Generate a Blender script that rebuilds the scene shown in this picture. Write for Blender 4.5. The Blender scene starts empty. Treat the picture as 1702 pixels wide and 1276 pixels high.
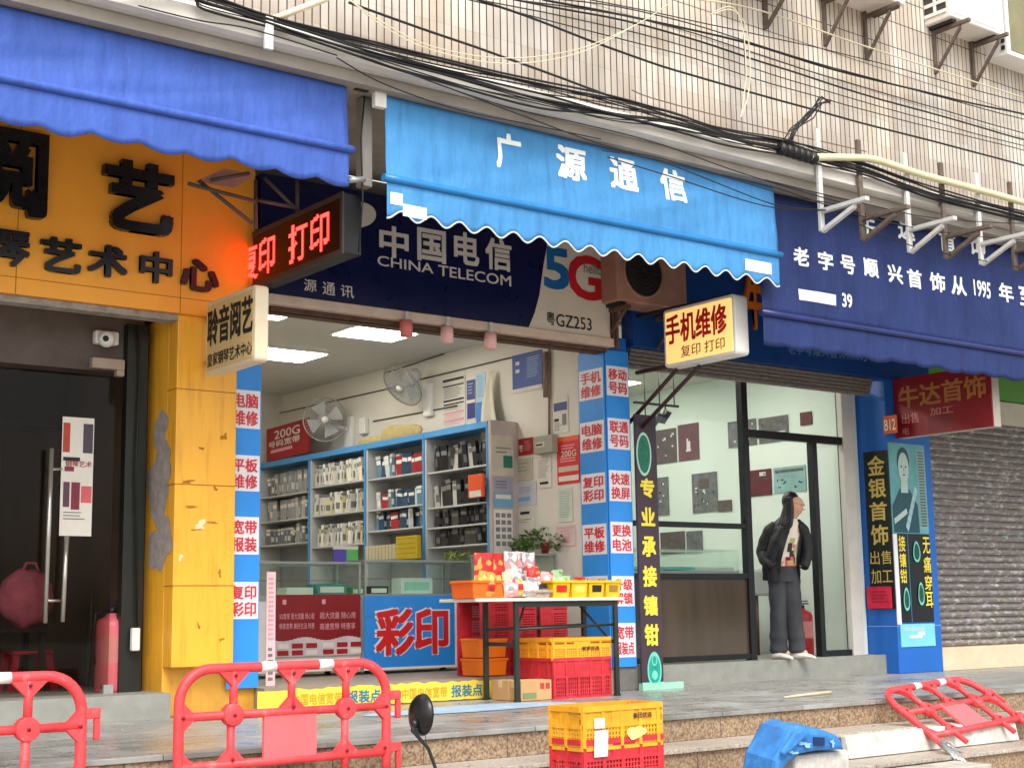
import bpy, bmesh, math, random
from math import sin, cos, pi, radians, sqrt, atan2
from mathutils import Vector, Matrix, noise
random.seed(7)
S = bpy.context.scene
COL = S.collection
V3 = Vector

# ------------------------------------------------------------------ camera
FPX, PITCH, YAW, ROLL, CZ = 2427.7, .15407, .65460, -.016100, 1.35
FW = V3((sin(YAW)*cos(PITCH), cos(YAW)*cos(PITCH), sin(PITCH)))
_r = V3((cos(YAW), -sin(YAW), 0)); _u = _r.cross(FW)
RT = _r*cos(ROLL) + _u*sin(ROLL); UP = -_r*sin(ROLL) + _u*cos(ROLL)
cam = bpy.data.objects.new('camera', bpy.data.cameras.new('camera')); COL.objects.link(cam)
cam.matrix_world = Matrix(((RT.x, UP.x, -FW.x, 0), (RT.y, UP.y, -FW.y, 0), (RT.z, UP.z, -FW.z, CZ), (0, 0, 0, 1)))
cam.data.sensor_width = 36; cam.data.lens = 36*FPX/1702; cam.data.clip_start = .05; cam.data.clip_end = 500
S.camera = cam

# ------------------------------------------------------------------ light
W = bpy.data.worlds.new('World'); S.world = W; W.use_nodes = True
nt = W.node_tree; bg = nt.nodes['Background']
sky = nt.nodes.new('ShaderNodeTexSky'); sky.sky_type = 'NISHITA'; sky.sun_disc = False
SUN_EL, SUN_ROT = radians(52), radians(205)
sky.sun_elevation = SUN_EL; sky.sun_rotation = SUN_ROT; sky.dust_density = 4; sky.air_density = 1.2
hs = nt.nodes.new('ShaderNodeHueSaturation'); hs.inputs['Saturation'].default_value = .22
nt.links.new(sky.outputs[0], hs.inputs['Color']); nt.links.new(hs.outputs[0], bg.inputs[0])
bg.inputs[1].default_value = .15
sun = bpy.data.objects.new('sun', bpy.data.lights.new('sun', 'SUN')); COL.objects.link(sun)
sun.data.energy = 1.1; sun.data.angle = radians(24); sun.data.color = (1, .96, .9)
_sd = V3((sin(SUN_ROT)*cos(SUN_EL), cos(SUN_ROT)*cos(SUN_EL), sin(SUN_EL)))
sun.rotation_euler = _sd.to_track_quat('Z', 'Y').to_euler()
vs = S.view_settings; vs.view_transform = 'Standard'; vs.look = 'None'; vs.gamma = 1; vs.use_curve_mapping = False
vs.exposure = 1.0

# ------------------------------------------------------------------ measuring: sight lines met with a known plane
def ray(x, y): return FW + RT*((x-851)/FPX) - UP*((y-638)/FPX)
def P(x, y, Y):
    r = ray(x, y); return r*(Y/r.y) + V3((0, 0, CZ))
def PX(x, y, X):
    r = ray(x, y); return r*(X/r.x) + V3((0, 0, CZ))
def PZ(x, y, Z):
    r = ray(x, y); return r*((Z-CZ)/r.z) + V3((0, 0, CZ))
def rectY(x0, x1, yt, yb, Y):            # upright rectangle facing the street: TL, TR, BL
    a = P(x0, yt, Y); b = P(x0, yb, Y); c = P(x1, (yt+yb)/2, Y)
    return V3((a.x, Y, a.z)), V3((c.x, Y, a.z)), V3((a.x, Y, b.z))
def rectX(x0, x1, yt, yb, X):            # upright rectangle on a side wall
    a = PX(x0, yt, X); b = PX(x0, yb, X); c = PX(x1, (yt+yb)/2, X)
    return V3((X, a.y, a.z)), V3((X, c.y, a.z)), V3((X, a.y, b.z))

# ------------------------------------------------------------------ materials
def lin(c):
    f = lambda v: (v/255/12.92 if v/255 <= .04045 else ((v/255+.055)/1.055)**2.4)
    return tuple(f(v) for v in c)
MATS = {}
def mat(name, c, rough=.6, var=.12, sc=5, bump=0, metal=0, emit=0, spec=.4, fine=0, ecol=None, stretch=None, scuff=None):
    if name in MATS: return MATS[name]
    m = bpy.data.materials.new(name); m.use_nodes = True; MATS[name] = m
    t = m.node_tree; N = t.nodes; L = t.links; b = N['Principled BSDF']
    c = lin(c)
    b.inputs['Roughness'].default_value = rough; b.inputs['Metallic'].default_value = metal
    b.inputs['Specular IOR Level'].default_value = spec
    tc = N.new('ShaderNodeTexCoord'); co = tc.outputs['Object']
    if stretch:
        mp = N.new('ShaderNodeMapping'); mp.inputs['Scale'].default_value = stretch; L.new(co, mp.inputs[0]); co = mp.outputs[0]
    n = N.new('ShaderNodeTexNoise'); n.inputs['Scale'].default_value = sc; n.inputs['Detail'].default_value = 7; n.inputs['Roughness'].default_value = .62
    L.new(co, n.inputs['Vector'])
    r = N.new('ShaderNodeValToRGB'); e = r.color_ramp.elements
    e[0].position = .3; e[1].position = .7
    e[0].color = (*[v*(1-var) for v in c], 1); e[1].color = (*[min(1, v*(1+var)) for v in c], 1)
    L.new(n.outputs[0], r.inputs[0]); out = r.outputs[0]
    if scuff:   # worn, dusty patches and scratches
        k1 = ramp(N, L, nz(N, L, co, 9, 8, .78), [(.56, (0, 0, 0)), (.72, (.6, .6, .6))]); out = mix(N, L, 'MIX', k1, out, lin(scuff))
        k2 = ramp(N, L, nz(N, L, co, 3.5, 6, .7), [(.4, (.35, .35, .35)), (.55, (0, 0, 0))]); out = mix(N, L, 'MIX', k2, out, tuple(v*.45+.01 for v in c))
    L.new(out, b.inputs['Base Color'])
    if rough > .05 and metal < .5:
        mr = N.new('ShaderNodeMapRange'); mr.inputs[3].default_value = max(0, rough-.12); mr.inputs[4].default_value = min(1, rough+.12)
        L.new(n.outputs[0], mr.inputs[0]); L.new(mr.outputs[0], b.inputs['Roughness'])
    if bump:
        n2 = N.new('ShaderNodeTexNoise'); n2.inputs['Scale'].default_value = fine or sc*3; n2.inputs['Detail'].default_value = 4
        L.new(co, n2.inputs['Vector'])
        bp = N.new('ShaderNodeBump'); bp.inputs['Strength'].default_value = bump; bp.inputs['Distance'].default_value = .01
        L.new(n2.outputs[0], bp.inputs['Height']); L.new(bp.outputs[0], b.inputs['Normal'])
    if emit:
        b.inputs['Emission Color'].default_value = (*(lin(ecol) if ecol else c), 1); b.inputs['Emission Strength'].default_value = emit
    return m
def glass(name, tint=(1, 1, 1), refl=.9):
    if name in MATS: return MATS[name]
    m = bpy.data.materials.new(name); m.use_nodes = True; MATS[name] = m
    t = m.node_tree; N = t.nodes; L = t.links; N.remove(N['Principled BSDF'])
    tr = N.new('ShaderNodeBsdfTransparent'); tr.inputs[0].default_value = (*tint, 1)
    gl = N.new('ShaderNodeBsdfGlossy'); gl.inputs['Roughness'].default_value = .03
    fr = N.new('ShaderNodeLayerWeight'); pw = N.new('ShaderNodeMath'); pw.operation = 'POWER'; pw.inputs[1].default_value = 4; L.new(fr.outputs['Facing'], pw.inputs[0])
    mu = N.new('ShaderNodeMath'); mu.operation = 'MULTIPLY_ADD'; mu.inputs[1].default_value = .7*refl; mu.inputs[2].default_value = .035*refl; L.new(pw.outputs[0], mu.inputs[0])
    mx = N.new('ShaderNodeMixShader'); L.new(mu.outputs[0], mx.inputs[0]); L.new(tr.outputs[0], mx.inputs[1]); L.new(gl.outputs[0], mx.inputs[2])
    L.new(mx.outputs[0], N['Material Output'].inputs[0])
    return m
def ramp(N, L, src, stops):
    r = N.new('ShaderNodeValToRGB'); e = r.color_ramp.elements
    while len(e) < len(stops): e.new(.5)
    for k, (p, c) in enumerate(stops): e[k].position = p; e[k].color = (*c, 1)
    L.new(src, r.inputs[0]); return r.outputs[0]
def mix(N, L, kind, fac, a, b):
    x = N.new('ShaderNodeMixRGB'); x.blend_type = kind
    for i, v in enumerate((fac, a, b)):
        if hasattr(v, 'is_linked') or hasattr(v, 'links'): L.new(v, x.inputs[i])
        elif isinstance(v, (int, float)): x.inputs[i].default_value = v if i == 0 else (v, v, v, 1)
        else: x.inputs[i].default_value = (*v, 1)
    return x.outputs[0]
def nz(N, L, co, sc, det=5, rough=.55, stretch=None):
    if stretch:
        mp = N.new('ShaderNodeMapping'); mp.inputs['Scale'].default_value = stretch; L.new(co, mp.inputs[0]); co = mp.outputs[0]
    n = N.new('ShaderNodeTexNoise'); n.inputs['Scale'].default_value = sc; n.inputs['Detail'].default_value = det; n.inputs['Roughness'].default_value = rough
    L.new(co, n.inputs['Vector']); return n.outputs[0]
def newmat(name):
    m = bpy.data.materials.new(name); m.use_nodes = True; MATS[name] = m
    N = m.node_tree.nodes; L = m.node_tree.links
    tc = N.new('ShaderNodeTexCoord')
    return m, N, L, N['Principled BSDF'], tc.outputs['Object']
def bumpit(N, L, b, h, strength, dist=.01):
    bp = N.new('ShaderNodeBump'); bp.inputs['Strength'].default_value = strength; bp.inputs['Distance'].default_value = dist
    L.new(h, bp.inputs['Height']); L.new(bp.outputs[0], b.inputs['Normal'])

def tile_mat():
    m, N, L, b, co = newmat('wall_tiles')
    sp = N.new('ShaderNodeSeparateXYZ'); L.new(co, sp.inputs[0])
    cb = N.new('ShaderNodeCombineXYZ'); L.new(sp.outputs[0], cb.inputs[0]); L.new(sp.outputs[2], cb.inputs[1])
    def bricks(w, h, mort, c1, c2, cm, off=0, bias=0):
        t = N.new('ShaderNodeTexBrick'); t.offset = off; t.squash = 1
        t.inputs['Scale'].default_value = 1; t.inputs['Brick Width'].default_value = w; t.inputs['Row Height'].default_value = h
        t.inputs['Mortar Size'].default_value = mort; t.inputs['Mortar Smooth'].default_value = .3; t.inputs['Bias'].default_value = bias
        for k, c in (('Color1', c1), ('Color2', c2), ('Mortar', cm)): t.inputs[k].default_value = (*c, 1)
        L.new(cb.outputs[0], t.inputs['Vector']); return t
    a = bricks(.0625, 60, .0058, (1, 1, 1), lin((236, 234, 231)), lin((74, 64, 56)))
    hrow = bricks(90, .248, .0055, (1, 1, 1), (1, 1, 1), lin((84, 72, 64)))
    big = bricks(.4375, .744, 0, lin((222, 214, 202)), lin((204, 198, 191)), (1, 1, 1), .4)
    sm = bricks(.1875, .248, 0, (1, 1, 1), lin((238, 231, 222)), (1, 1, 1), .3)
    col = mix(N, L, 'MULTIPLY', 1, big.outputs[0], sm.outputs[0])
    col = mix(N, L, 'MULTIPLY', 1, col, a.outputs[0])
    rowf = N.new('ShaderNodeMapRange'); rowf.inputs[1].default_value = 5.7; rowf.inputs[2].default_value = 6.3; rowf.inputs[3].default_value = .12; rowf.inputs[4].default_value = 1; L.new(sp.outputs[2], rowf.inputs[0])
    col = mix(N, L, 'MULTIPLY', rowf.outputs[0], col, hrow.outputs[0])
    st = nz(N, L, co, 1.1, 6, .6, (1, 1, .35))
    col = mix(N, L, 'MULTIPLY', 1, col, ramp(N, L, st, [(.28, (.82, .75, .66)), (.46, (.98, .965, .94)), (.7, (1, 1, 1))]))
    streak = nz(N, L, co, 2.2, 5, .7, (5, 1, .22))
    col = mix(N, L, 'MULTIPLY', .75, col, ramp(N, L, streak, [(.28, (.55, .48, .42)), (.45, (1, 1, 1))]))
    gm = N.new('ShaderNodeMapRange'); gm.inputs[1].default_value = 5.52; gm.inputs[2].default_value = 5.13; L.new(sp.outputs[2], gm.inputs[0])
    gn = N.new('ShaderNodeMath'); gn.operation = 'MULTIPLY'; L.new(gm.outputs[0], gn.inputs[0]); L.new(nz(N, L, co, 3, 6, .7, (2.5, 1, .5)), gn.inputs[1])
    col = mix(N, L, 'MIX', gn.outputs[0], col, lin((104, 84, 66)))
    L.new(col, b.inputs['Base Color']); b.inputs['Roughness'].default_value = .42
    inv = N.new('ShaderNodeMath'); inv.operation = 'SUBTRACT'; inv.inputs[0].default_value = 1; L.new(a.outputs['Fac'], inv.inputs[1])
    bumpit(N, L, b, inv.outputs[0], .6, .006)
    return m
def granite_mat(name, base, dark, warm):
    m, N, L, b, co = newmat(name)
    n = nz(N, L, co, 55, 3, .7)
    col = ramp(N, L, n, [(.36, dark), (.46, warm), (.55, base), (.68, tuple(min(1, v*1.35) for v in base))])
    big = nz(N, L, co, 1.3, 6, .65)
    col = mix(N, L, 'MULTIPLY', 1, col, ramp(N, L, big, [(.3, (.74, .7, .65)), (.6, (1, 1, 1))]))
    sp = N.new('ShaderNodeSeparateXYZ'); L.new(co, sp.inputs[0])
    cb = N.new('ShaderNodeCombineXYZ'); L.new(sp.outputs[0], cb.inputs[0]); cb.inputs[1].default_value = 4.5
    t = N.new('ShaderNodeTexBrick'); t.offset = 0
    for k, v in (('Scale', 1), ('Brick Width', .6), ('Row Height', 9), ('Mortar Size', .003)): t.inputs[k].default_value = v
    t.inputs['Color1'].default_value = (1, 1, 1, 1); t.inputs['Color2'].default_value = (.86, .84, .82, 1); t.inputs['Mortar'].default_value = (.25, .2, .17, 1)
    L.new(cb.outputs[0], t.inputs['Vector'])
    col = mix(N, L, 'MULTIPLY', 1, col, t.outputs[0])
    L.new(col, b.inputs['Base Color']); b.inputs['Roughness'].default_value = .5
    bumpit(N, L, b, n, .1)
    return m
def paving_mat():
    m, N, L, b, co = newmat('paving_tiles')
    t = N.new('ShaderNodeTexBrick'); t.offset = .5
    for k, v in (('Scale', 1), ('Brick Width', .8), ('Row Height', .4), ('Mortar Size', .003)): t.inputs[k].default_value = v
    t.inputs['Color1'].default_value = (*lin((158, 158, 154)), 1); t.inputs['Color2'].default_value = (*lin((138, 139, 137)), 1); t.inputs['Mortar'].default_value = (*lin((70, 68, 64)), 1)
    L.new(co, t.inputs['Vector'])
    wv = N.new('ShaderNodeTexWave'); wv.wave_type = 'RINGS'; wv.inputs['Scale'].default_value = 1.6; wv.inputs['Distortion'].default_value = 9; wv.inputs['Detail'].default_value = 3; wv.inputs['Detail Scale'].default_value = .9
    L.new(co, wv.inputs['Vector'])
    col = mix(N, L, 'MULTIPLY', .35, t.outputs[0], ramp(N, L, wv.outputs[0], [(.1, (.55, .55, .54)), (.5, (1, 1, 1))]))
    d = nz(N, L, co, 2.2, 7, .65)
    col = mix(N, L, 'MULTIPLY', 1, col, ramp(N, L, d, [(.32, (.62, .57, .52)), (.6, (1, 1, 1))]))
    L.new(col, b.inputs['Base Color'])
    mr = N.new('ShaderNodeMapRange'); mr.inputs[1].default_value = .35; mr.inputs[2].default_value = .65; mr.inputs[3].default_value = .16; mr.inputs[4].default_value = .5
    L.new(d, mr.inputs[0]); L.new(mr.outputs[0], b.inputs['Roughness'])
    return m
def shutter_mat():
    m, N, L, b, co = newmat('shutter_metal')
    base = lin((126, 119, 114))
    n1 = nz(N, L, co, 20, 3, .65, (.55, .2, 1.1)); n2 = nz(N, L, co, 2.4, 4, .6)
    ad = N.new('ShaderNodeMath'); ad.operation = 'MULTIPLY_ADD'; L.new(n1, ad.inputs[0]); ad.inputs[1].default_value = .75; hf_ = N.new('ShaderNodeMath'); hf_.operation = 'MULTIPLY'; hf_.inputs[1].default_value = .25; L.new(n2, hf_.inputs[0]); L.new(hf_.outputs[0], ad.inputs[2])
    k = ramp(N, L, ad.outputs[0], [(.0, base), (.52, base), (.56, lin((164, 156, 150))), (1, lin((192, 186, 178)))])
    # remnants of torn adverts: colour patches
    v = N.new('ShaderNodeTexVoronoi'); v.inputs['Scale'].default_value = 9
    mp = N.new('ShaderNodeMapping'); mp.inputs['Scale'].default_value = (.6, 1, 1.6); L.new(co, mp.inputs[0]); L.new(mp.outputs[0], v.inputs['Vector'])
    hsv = N.new('ShaderNodeHueSaturation'); hsv.inputs['Saturation'].default_value = .3; hsv.inputs['Value'].default_value = .6; L.new(v.outputs['Color'], hsv.inputs['Color'])
    f = ramp(N, L, n1, [(.55, (0, 0, 0)), (.62, (.75, .75, .75))])
    col = mix(N, L, 'MIX', f, k, hsv.outputs[0])
    L.new(col, b.inputs['Base Color']); b.inputs['Roughness'].default_value = .55; b.inputs['Metallic'].default_value = .1
    return m

# ------------------------------------------------------------------ mesh helper
WL = {}
class MB:
    def __init__(s): s.v = []; s.f = []; s.m = []; s.s = []
    def add(s, vs, fs, mi=0, sm=False):
        o = len(s.v); s.v += [V3(v) for v in vs]
        for f in fs: s.f.append([o+i for i in f]); s.m.append(mi); s.s.append(sm)
        return s
    def obox(s, o, u, v, w, mi=0):
        o, u, v, w = V3(o), V3(u), V3(v), V3(w)
        p = [o, o+u, o+u+v, o+v, o+w, o+u+w, o+u+v+w, o+v+w]
        f = [(0, 3, 2, 1), (4, 5, 6, 7), (0, 1, 5, 4), (1, 2, 6, 5), (2, 3, 7, 6), (3, 0, 4, 7)]
        if u.cross(v).dot(w) < 0: f = [tuple(reversed(q)) for q in f]
        return s.add(p, f, mi)
    def box(s, x0, x1, y0, y1, z0, z1, mi=0):
        return s.obox((x0, y0, z0), (x1-x0, 0, 0), (0, y1-y0, 0), (0, 0, z1-z0), mi)
    def quad(s, a, b, c, d, mi=0): return s.add([a, b, c, d], [(0, 1, 2, 3)], mi)
    def tube(s, pts, r, n=8, mi=0, closed=False, sm=True, up=None):
        pts = [V3(p) for p in pts]; k = len(pts); rs = r if isinstance(r, (list, tuple)) else [r]*k
        ring = []; base = len(s.v); prev = None
        for i, p in enumerate(pts):
            a = pts[i-1] if i > 0 else (pts[-1] if closed else p); b = pts[(i+1) % k] if (i < k-1 or closed) else p
            t = (b-a).normalized()
            if prev is None:
                q = V3((0, 0, 1)) if abs(t.z) < .9 else V3((1, 0, 0)); prev = t.cross(q).normalized()
            prev = (prev - t*prev.dot(t)).normalized(); w = t.cross(prev)
            s.v += [p + (prev*cos(2*pi*j/n) + w*sin(2*pi*j/n))*rs[i] for j in range(n)]
        for i in range(k if closed else k-1):
            a = base+i*n; b = base+((i+1) % k)*n
            for j in range(n):
                s.f.append([a+j, a+(j+1) % n, b+(j+1) % n, b+j]); s.m.append(mi); s.s.append(sm)
        if not closed:
            s.f.append([base+j for j in range(n)][::-1]); s.m.append(mi); s.s.append(False)
            s.f.append([base+(k-1)*n+j for j in range(n)]); s.m.append(mi); s.s.append(False)
        return s
    def lathe(s, c, prof, n=24, mi=0, ax=(0, 0, 1), sm=True):
        c = V3(c); ax = V3(ax).normalized(); q = V3((1, 0, 0)) if abs(ax.x) < .9 else V3((0, 1, 0))
        e = ax.cross(q).normalized(); g = ax.cross(e); base = len(s.v)
        for r, h in prof: s.v += [c + ax*h + (e*cos(2*pi*j/n) + g*sin(2*pi*j/n))*max(r, 1e-5) for j in range(n)]
        for i in range(len(prof)-1):
            a = base+i*n; b = a+n
            for j in range(n): s.f.append([a+j, a+(j+1) % n, b+(j+1) % n, b+j]); s.m.append(mi); s.s.append(sm)
        return s
    def ball(s, c, rx, ry, rz, mi=0, n=16, k=10, fn=None):
        c = V3(c); base = len(s.v)
        for i in range(k+1):
            t = pi*i/k
            for j in range(n):
                a = 2*pi*j/n; d = V3((sin(t)*cos(a), sin(t)*sin(a), cos(t))); q = V3((d.x*rx, d.y*ry, d.z*rz))
                if fn: q = q*fn(d)
                s.v.append(c+q)
        for i in range(k):
            for j in range(n):
                a = base+i*n
                s.f.append([a+j, a+n+j, a+n+(j+1) % n, a+(j+1) % n]); s.m.append(mi); s.s.append(True)
        return s
    def prism(s, poly, ext, mi=0):
        ext = V3(ext); poly = [V3(p) for p in poly]; n = len(poly)
        nrm = V3()
        for i in range(n): nrm += poly[i].cross(poly[(i+1) % n])
        if nrm.dot(ext) < 0: poly = poly[::-1]
        vs = poly + [p+ext for p in poly]
        fs = [tuple(range(n))[::-1], tuple(range(n, 2*n))] + [(i, (i+1) % n, n+(i+1) % n, n+i) for i in range(n)]
        return s.add(vs, fs, mi)
    def grid(s, fn, nu, nv, mi=0, sm=True):
        base = len(s.v)
        for j in range(nv+1):
            for i in range(nu+1): s.v.append(V3(fn(i/nu, j/nv)))
        for j in range(nv):
            for i in range(nu):
                a = base+j*(nu+1)+i
                s.f.append([a, a+1, a+nu+2, a+nu+1]); s.m.append(mi); s.s.append(sm)
        return s
    def build(s, name, mats, parent=None, bevel=0, solid=0, at=None, sub=0):
        me = bpy.data.meshes.new(name)
        if parent is not None: off = WL[parent]
        elif at is not None: off = V3(at)
        else:
            xs = [v.x for v in s.v]; ys = [v.y for v in s.v]; zs = [v.z for v in s.v]
            off = V3(((min(xs)+max(xs))/2, (min(ys)+max(ys))/2, min(zs)))
        me.from_pydata([v-off for v in s.v], [], s.f)
        for m in (mats if isinstance(mats, (list, tuple)) else [mats]): me.materials.append(m)
        me.polygons.foreach_set('material_index', s.m); me.polygons.foreach_set('use_smooth', s.s); me.update()
        o = bpy.data.objects.new(name, me); COL.objects.link(o)
        if parent is not None: o.parent = parent
        else: o.location = off
        WL[o] = off.copy()
        if solid:
            d = o.modifiers.new('solid', 'SOLIDIFY'); d.thickness = solid; d.offset = 0
        if bevel:
            d = o.modifiers.new('bevel', 'BEVEL'); d.width = bevel; d.segments = 2; d.limit_method = 'ANGLE'; d.angle_limit = radians(40)
        if sub:
            d = o.modifiers.new('sub', 'SUBSURF'); d.levels = sub; d.render_levels = sub
        return o
def tag(o, label=None, cat=None, group=None, kind=None):
    if label: o['label'] = label
    if cat: o['category'] = cat
    if group: o['group'] = group
    if kind: o['kind'] = kind
    return o
def thing(name, label, cat, loc=(0, 0, 0), group=None):
    o = bpy.data.objects.new(name, None); COL.objects.link(o); o.location = loc; o.empty_display_size = .1
    WL[o] = V3(loc); return tag(o, label, cat, group)
def copy_tree(o, parent=None):
    c = o.copy(); COL.objects.link(c)
    if parent: c.parent = parent
    for ch in list(o.children): copy_tree(ch, c)
    return c

# ------------------------------------------------------------------ lettering
GC = {}
def glyphs(s, off=.02, solid=False):
    k = (s, off, solid)
    if k in GC: return GC[k]
    cu = bpy.data.curves.new('t', 'FONT'); cu.body = s; cu.offset = off; cu.resolution_u = 3
    if solid: cu.extrude = .5
    o = bpy.data.objects.new('t', cu); COL.objects.link(o)
    dg = bpy.context.evaluated_depsgraph_get(); ev = o.evaluated_get(dg); me = ev.to_mesh()
    vs = [v.co.copy() for v in me.vertices]; fs = [tuple(p.vertices) for p in me.polygons]
    ev.to_mesh_clear(); bpy.data.objects.remove(o); bpy.data.curves.remove(cu)
    x0 = min(v.x for v in vs); x1 = max(v.x for v in vs); y0 = min(v.y for v in vs); y1 = max(v.y for v in vs)
    vs = [((v.x-x0)/(x1-x0), (v.y-y0)/(y1-y0), v.z+.5) for v in vs]
    GC[k] = (vs, fs); return GC[k]
def text(mb, s, O, U, Vv, d=.002, mi=0, off=.02, thick=0):
    vs, fs = glyphs(s, 0, thick > 0)
    n = U.cross(Vv).normalized(); q = off*.62; qx = q/max(1, len(s)*.8)
    for k, (sx, sy) in enumerate(((0, 0),) if off < .008 else ((1, 1), (-1, -1), (1, -1), (-1, 1))):
        dd = d+k*.00025
        mb.add([O + U*(qx+(1-2*qx)*x+sx*qx) + Vv*(q+(1-2*q)*y+sy*q) + n*(dd + (z*thick if thick else 0)) for x, y, z in vs], fs, mi)
def textTLBL(mb, s, TL, TR, BL, **k): text(mb, s, BL, TR-TL, TL-BL, **k)
def board(name, label, cat, TL, TR, BL, base, patches=(), texts=(), th=.006, group=None, gap=.002, parent=None, bevel=0):
    U = TR-TL; Vv = TL-BL; n = U.cross(Vv).normalized(); O = BL + n*gap
    mats = [base]; mb = MB(); mb.obox(O, U, Vv, n*th)
    def ix(m):
        if m not in mats: mats.append(m)
        return mats.index(m)
    for i, (x0, y0, x1, y1, m) in enumerate(patches):
        q = O + n*(th+.001+.0002*i)
        a = q+U*x0+Vv*(1-y1); b = q+U*x1+Vv*(1-y1); c = q+U*x1+Vv*(1-y0); d = q+U*x0+Vv*(1-y0)
        mb.quad(a, b, c, d, ix(m))
    o = mb.build(name, mats, parent, bevel)
    if parent is None: tag(o, label, cat, group)
    by = {}
    for t in texts:
        s, x0, y0, x1, y1, m = t[:6]; off = t[6] if len(t) > 6 else .02
        l = by.setdefault(m, MB())
        text(l, s, O+U*x0+Vv*(1-y1), U*(x1-x0), Vv*(y1-y0), d=th+.004, off=off)
    for m, l in by.items(): l.build('lettering', m, o)
    return o
def lines(x0, y0, x1, y1, n, m, fill=.5, rag=.35):
    h = (y1-y0)/n
    return [(x0, y0+h*i, x0+(x1-x0)*(1-random.random()*rag), y0+h*(i+fill), m) for i in range(n)]

# shared materials
WHITE = mat('white_paint', (226, 224, 218), .5, .05)
CREAM = mat('cream_plastic', (222, 208, 178), .4, .06)
BLACK = mat('black_plastic', (26, 26, 27), .45, .2)
DARKM = mat('dark_metal', (44, 44, 44), .45, .2, metal=.2)
RUST = mat('rusty_metal', (96, 72, 58), .75, .45, 14, .3)
STEEL = mat('galvanised_steel', (170, 170, 168), .4, .2, 9, metal=.55)
GREYM = mat('grey_painted_metal', (196, 194, 188), .5, .14, 12)
RED = mat('red_print', (205, 30, 34), .5, .06)
DRED = mat('deep_red_print', (150, 22, 28), .5, .1)
BLUE = mat('bright_blue_print', (46, 138, 220), .4, .08, 3)
NAVY = mat('navy_print', (18, 34, 112), .4, .1)
CYAN = mat('cyan_print', (120, 200, 208), .4, .1)
PAPER = mat('paper', (214, 208, 196), .75, .08, 4)
PAPER2 = mat('aged_paper', (190, 182, 164), .8, .14, 6)
GREYP = mat('grey_print', (120, 118, 118), .6, .15)
INK = mat('ink', (34, 32, 34), .6, .1)
YELLOW = mat('yellow_letters', (240, 216, 70), .45, .06)
GREEN = mat('green_print', (40, 130, 90), .5, .2, 20)
# ------------------------------------------------------------------ setting
D, PLAT, FLOOR, SOFFIT = 9.6, .66, .83, 4.88
g = MB(); g.quad((-60, -60, 0), (90, -60, 0), (90, 90, 0), (-60, 90, 0))
tag(g.build('road', mat('worn_concrete_road', (150, 146, 139), .8, .25, 3, .3, fine=60), at=(0, 0, 0)), kind='structure')
g = MB(); g.box(-6, 26, 7.16, 16.5, .05, PLAT-.03, 0)
tag(g.build('terrace_base', mat('terrace_concrete', (150, 146, 139), .8), at=(0, 0, 0)), kind='structure')
g = MB(); g.box(-6, 26, 7.12, 16.5, PLAT-.03, PLAT)
tag(g.build('terrace_paving', paving_mat(), at=(0, 0, 0), bevel=.004), kind='structure')
GR = granite_mat('granite', lin((158, 138, 112)), lin((100, 84, 72)), lin((140, 114, 88)))
GT = granite_mat('granite_tread', lin((180, 172, 160)), lin((140, 132, 122)), lin((166, 156, 144)))
st = MB()
for k, (yf, zt) in enumerate(((7.14, PLAT-.032), (6.76, .49), (6.36, .325), (5.98, .16))):
    nz_ = (.49, .325, .16, 0)[k]
    st.box(-6, 26, yf, yf+.03, nz_, zt-(.026 if k else 0), 0)
    if k: st.box(-6, 26, yf-.025, (7.14, 6.76, 6.36)[k-1], zt-.025, zt, 1)
tag(st.build('steps', [GR, GT], at=(0, 0, 0), bevel=.003), kind='structure')

# ------------------------------------------------------------------ building
bld = thing('apartment_building', 'weathered old building with vertical cream wall tiles over a row of ground floor shops', 'building', (8, 9, 0))
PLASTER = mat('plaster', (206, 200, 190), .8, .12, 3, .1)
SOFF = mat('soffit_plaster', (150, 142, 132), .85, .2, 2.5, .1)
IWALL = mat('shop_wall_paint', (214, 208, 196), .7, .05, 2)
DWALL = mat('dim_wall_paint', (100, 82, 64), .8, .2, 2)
def orange_mat():
    m, N, L, b, co = newmat('orange_cladding'); c = lin((244, 176, 50))
    col = ramp(N, L, nz(N, L, co, 2.2, 6), [(.3, tuple(v*.9 for v in c)), (.7, c)])
    col = mix(N, L, 'MULTIPLY', .8, col, ramp(N, L, nz(N, L, co, 5, 6, .7, (3, 3, .3)), [(.32, (.74, .66, .52)), (.5, (1, 1, 1))]))
    col = mix(N, L, 'MIX', ramp(N, L, nz(N, L, co, 16, 7, .75), [(.66, (0, 0, 0)), (.7, (.55, .55, .55))]), col, lin((196, 130, 40)))
    sp = N.new('ShaderNodeSeparateXYZ'); L.new(co, sp.inputs[0])
    g_ = N.new('ShaderNodeMapRange'); g_.inputs[1].default_value = 1.05; g_.inputs[2].default_value = .66; L.new(sp.outputs[2], g_.inputs[0])
    k = N.new('ShaderNodeMath'); k.operation = 'MULTIPLY'; L.new(g_.outputs[0], k.inputs[0]); L.new(nz(N, L, co, 7, 6, .7), k.inputs[1])
    col = mix(N, L, 'MIX', k.outputs[0], col, lin((120, 96, 60)))
    L.new(col, b.inputs['Base Color']); b.inputs['Roughness'].default_value = .42
    return m
ORANGE = orange_mat()
ORANGE2 = mat('orange_fascia_paint', (248, 170, 54), .42, .1, 1.6, stretch=(1, 1, .5))
BLUEP = mat('blue_cladding', (28, 98, 182), .4, .09, 2)
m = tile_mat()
w = MB(); w.box(-6, 26, 8.05, 8.4, 5.12, 11); w.build('upper_wall', m, bld)
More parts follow.
